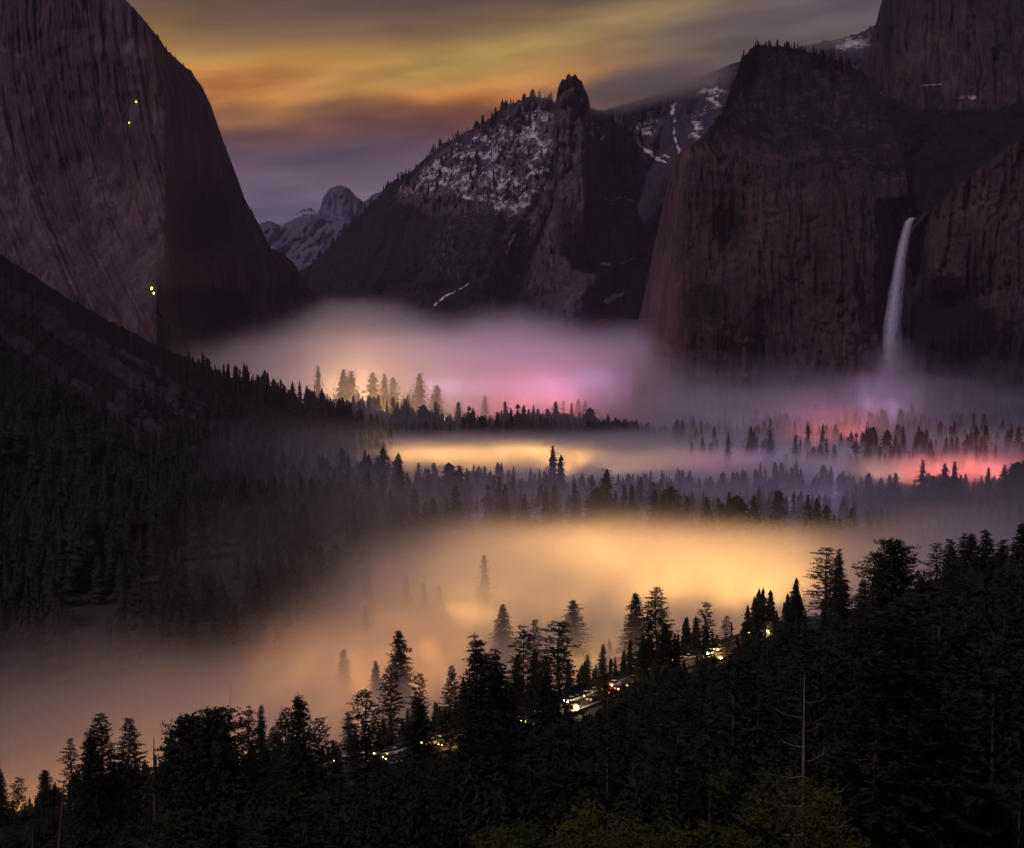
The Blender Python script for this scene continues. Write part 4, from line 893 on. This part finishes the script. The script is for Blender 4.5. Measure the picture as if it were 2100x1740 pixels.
def emis(name,col,st):
    m,nt,b=mat(name); b.inputs['Base Color'].default_value=(*col,1); b.inputs['Emission Color'].default_value=(*col,1); b.inputs['Emission Strength'].default_value=st; return m
M_head=emis('headlight_glow',(1,.70,.17),42); M_headhot=emis('headlight_full_beam',(1,.74,.22),90); M_tail=emis('taillight_glow',(1,.07,.03),16)
m,nt,b=mat('car_glass'); b.inputs['Base Color'].default_value=(.01,.012,.015,1); b.inputs['Roughness'].default_value=.05; M_glass=m
m,nt,b=mat('tyre_rubber'); b.inputs['Base Color'].default_value=(.015,.015,.015,1); M_tyre=m
m,nt,b=mat('wheel_rim'); b.inputs['Base Color'].default_value=(.4,.4,.42,1); b.inputs['Metallic'].default_value=.8; b.inputs['Roughness'].default_value=.35; M_rim=m
M_paints=[]
for nme,c in (('white',(.7,.7,.68)),('silver',(.4,.41,.43)),('black',(.02,.02,.022)),('red',(.3,.03,.025)),('blue',(.03,.06,.2)),('grey',(.12,.12,.13))):
    m,nt,b=mat('car_paint_'+nme); b.inputs['Base Color'].default_value=(*c,1); b.inputs['Roughness'].default_value=.3; b.inputs['Coat Weight'].default_value=.6; M_paints.append((nme,m))
def loft(name,prof,ws,m):
    "side profile [(x,z)] swept across the width with tumblehome"
    n=len(prof); v=[];f=[]
    for s in (-1,-.92,.92,1):
        for x_,z_ in prof:
            w_=ws(z_); k=1 if abs(s)<1 else .965; v.append((x_*k,s*w_,z_ if k==1 else z_*.985+.01))
    for r in range(3):
        for i in range(n): j=(i+1)%n; f.append((r*n+i,r*n+j,(r+1)*n+j,(r+1)*n+i))
    me=bpy.data.meshes.new(name); me.from_pydata(v,[],f+[tuple(range(n))[::-1],tuple(range(3*n,4*n))]); me.materials.append(m); me.update(); return me
body_prof=[(-2.2,.35),(-2.25,.75),(-2.1,.98),(-1.3,1.0),(-.7,1.02),(.9,1.0),(2.0,.86),(2.25,.65),(2.2,.33),(1.75,.28),(1.68,.5),(1.35,.66),(1.02,.5),(.95,.28),(-.95,.28),(-1.02,.5),(-1.35,.66),(-1.68,.5),(-1.75,.28)]
cab_prof=[(-1.55,1.0),(-1.0,1.42),(-.3,1.5),(.35,1.45),(1.05,1.0)]; roof_prof=[(-1.0,1.425),(-.3,1.505),(.35,1.455),(.33,1.49),(-.3,1.55),(-.98,1.46)]
me_cab=loft('windows',cab_prof,lambda z:.80-.28*(z-1.0),M_glass)
def cyl(name,r,w,m,n=16):
    t=Tm(); t.tube((0,-w/2,0),(0,w/2,0),r,r,n); k=len(t.v); t.v+=[(0,-w/2,0),(0,w/2,0)]
    for i in range(n): j=(i+1)%n; t.f+=[(k,j,i),(k+1,n+i,n+j)]; t.m+=[0,0]
    return mesh(name,t.v,t.f,[m])
me_ty=cyl('tyre',.33,.22,M_tyre); me_rim=cyl('rim',.2,.235,M_rim,10)
def ball(name,r,m,sc3=(1,1,1)):
    import bmesh
    bm=bmesh.new(); bmesh.ops.create_uvsphere(bm,u_segments=10,v_segments=6,radius=r)
    for v in bm.verts: v.co=Vector((v.co.x*sc3[0],v.co.y*sc3[1],v.co.z*sc3[2]))
    me=bpy.data.meshes.new(name); bm.to_mesh(me); bm.free(); me.materials.append(m); return me
me_head=ball('headlight',.25,M_head,(.5,1,.7)); me_hot=ball('headlight',.27,M_headhot,(.6,1,.9)); me_tail=ball('taillight',.15,M_tail,(.4,1,.7))
bodies={nme:loft('body',body_prof,lambda z:.88 if z>.5 else .86,m) for nme,m in M_paints}; roofs={nme:loft('roof',roof_prof,lambda z:.68,m) for nme,m in M_paints}
def car(px_t,py_t,away,colour,label,hot=False,side=1):
    # nearest station of the road under that pixel
    ppx,_=proj(np.column_stack([cs,RZ+1])); i=int(np.argmin(np.abs(ppx-px_t))); p=cs[i]+nm[i]*(1.9*side); a=math.atan2(tg[i,1],tg[i,0])
    if not away: a+=math.pi
    e=link('car',None,label=label,cat='car',group='cars strung along the hillside road',loc=(p[0],p[1],RZ[i]),rz=a)
    link('body',bodies[colour],e); link('windows',me_cab,e); link('roof',roofs[colour],e)
    for x_ in (-1.35,1.35):
        for y_ in (-.8,.8):
            w_=link('wheel',me_ty,e,loc=(x_,y_,.33)); link('rim',me_rim,w_)
    for y_ in (-.6,.6):
        link('headlight',me_hot if hot else me_head,e,loc=(2.2,y_,.68)); link('taillight',me_tail,e,loc=(-2.22,y_,.78))
    return e
cl=[p for p in (
 (706,0,'silver','dark car at the far left end of the string of lights'),(722,0,'grey','second car from the left end of the string of lights'),(752,0,'white','car with a clear headlight at the foot of the crooked-topped pine'),(768,1,'black','car showing tail lights right of the crooked-topped pine'),
 (800,0,'silver','car in the gap between the crooked pine and the pyramid-shaped fir'),(812,0,'white','second car in the gap left of the pyramid-shaped fir'),
 (880,1,'red','car with red tail lights at the left end of the bright headlight row'),(897,0,'white','brightest car at the left end of the bright headlight row'),(908,0,'silver','second car of the bright headlight row under the feathery conifer'),(921,0,'grey','third car of the bright headlight row under the feathery conifer'),(938,0,'white','last car of the bright headlight row under the feathery conifer'),
 (1014,0,'silver','car just right of the nearest dark trunk'),(1030,0,'blue','car with greenish lights right of the nearest dark trunk'),(1046,1,'black','car with tail lights between the near trunk and the airy pine'),
 (1125,0,'white','car seen low under the flat-topped clumped pine'),(1180,0,'white','car whose full beam makes the biggest burst of light'),(1190,0,'silver','car touching the biggest burst of light on its right'),(1207,1,'grey','car climbing away just right of the burst of light'),(1218,0,'white','car left in the string of red and white lights'),(1232,0,'silver','car in the middle of the string of red and white lights'),(1240,1,'red','car with red lights in the middle of the string'),(1252,0,'grey','car right of the middle of the red and white string'),(1264,1,'black','car with the strongest red light near the end of the string'),(1270,0,'white','last car at the right end of the red and white string'),
 (1408,0,'silver','car under the slim irregular pine'),(1425,0,'white','second car at the foot of the slim irregular pine'),(1472,0,'white','left car of the bright pair under the lit pine'),(1486,0,'silver','right car of the bright pair under the lit pine'),(1502,1,'red','car with red lights right of the bright pair'),
 (1560,0,'grey','car under the airy small pine'),(1576,0,'white','bright car at the foot of the airy small pine'),(1588,0,'silver','last bright car on the right of the road'),
 (60,0,'white','car glimpsed through the yellow-lit trees at the bottom left'),(125,0,'silver','car beyond the leaning dead pole at the bottom left'),(200,0,'white','car under the tall ragged conifer at the bottom left'),(284,0,'grey','lone car light left of the bare snag foot'))]
for k,(px,aw,c,lb) in enumerate(cl): car(px,0,bool(aw),c,lb,hot=px in(1180,897,1472,1576,60,200),side=-1 if aw else 1)
# car headlights built as glowing globes; posts and caps are made up
def lantern(px,py,Y,label,r=.55,h=4.5,st=120,kw=3):
    p=P(px,py,Y); e=link('car_light_globe',None,label=label,cat='car light',loc=(p[0],p[1],p[2]-h))
    t=Tm(); t.tube((0,0,-3),(0,0,h-.5),.09,.07,8); link('post',t.build('post',[M_tyre]),e)
    t=Tm(); t.tube((0,0,h+r*.8),(0,0,h+r*1.15),r*.8,.05,10); link('cap',t.build('cap',[M_tyre]),e)
    link('lamp_globe',ball('lamp_globe',r,emis('lamp_globe_glow',(1,.72,.22),st*.6)),e,loc=(0,0,h))
    l=bpy.data.lights.new('car_light_point','POINT'); l.color=(1,.7,.3); l.energy=kw*350; l.shadow_soft_size=.8
    o=bpy.data.objects.new('car_light_point',l); COL.objects.link(o); o.parent=e; o.location=(0,0,h+1.5)
lantern(986,1524,340,'round bright headlight left of the nearest dark trunk',r=1.0)
lantern(1181,1452,378,'headlight flare in the biggest burst of light, under the flat-topped pine',r=.8,kw=6)
lantern(1125,1478,372,'small car light low under the flat-topped clumped pine',r=.5,kw=1.5)
lantern(1478,1353,436,'car light among the lit branches of the low pine',r=.6,kw=4)
lantern(1574,1296,470,'car light at the foot of the airy small pine',r=.6,kw=4)
lantern(120,1725,300,'car light in the bottom left corner near the leaning dead pole',r=.6,kw=6)
lantern(40,1690,330,'car light behind the yellow-lit trees in the bottom left corner',r=.6,kw=8)
lantern(210,1712,296,'car light low behind the tall ragged conifer at the bottom left',r=.5,kw=3)
def glow(px,Y,z,kw,col=YEL):
    l=bpy.data.lights.new('headlight_beam','POINT'); l.color=col; l.energy=kw*260; l.shadow_soft_size=1
    o=bpy.data.objects.new('headlight_beam',l); COL.objects.link(o); o.location=((px-1050)/FPX*Y,Y,z)
for a in [(900,348,55,4),(940,352,55,3),(1235,395,56,5),(1400,428,55,6),(1490,440,55,8),(1580,474,55,6),(20,330,40,8),(90,320,44,6),(250,298,53,2),(1300,418,56,4)]: glow(*a)
# climbers' lamps on the cliff
for px,py,lb,r in ((279,209,'upper yellow climbing lamp high on the granite cliff',2.1),(265,252,'smaller yellow lamp below the upper one on the granite cliff',1.6),(311,592,'elongated green-white light at the foot of the granite cliff',1.6),(315,602,'small green light just below the elongated one',1.1)):
    p=P(px,py,2340 if py>500 else 2330)
    dg=bpy.context.evaluated_depsgraph_get()
    d_=(Vector(p)-Vector((0,0,CZ))).normalized(); hit,loc_,nr,_,_,_=sc.ray_cast(dg,Vector((0,0,CZ)),d_,distance=4000)
    q=loc_-d_*3 if hit else Vector(p)
    e=link('climbing_lantern',None,label=lb,cat='lantern',loc=q)
    link('bulb',ball('bulb',r*.62,emis('bulb_glow',(.75,.9,.04) if py<500 else (.6,1,.12),9 if py<500 else 16),(1,1,2.4 if 'elong' in lb else 1)),e)
    t=Tm(); t.tube((0,0,r),(0,0,r*1.6),.5,.1,6); link('cap',t.build('cap',[M_tyre]),e)
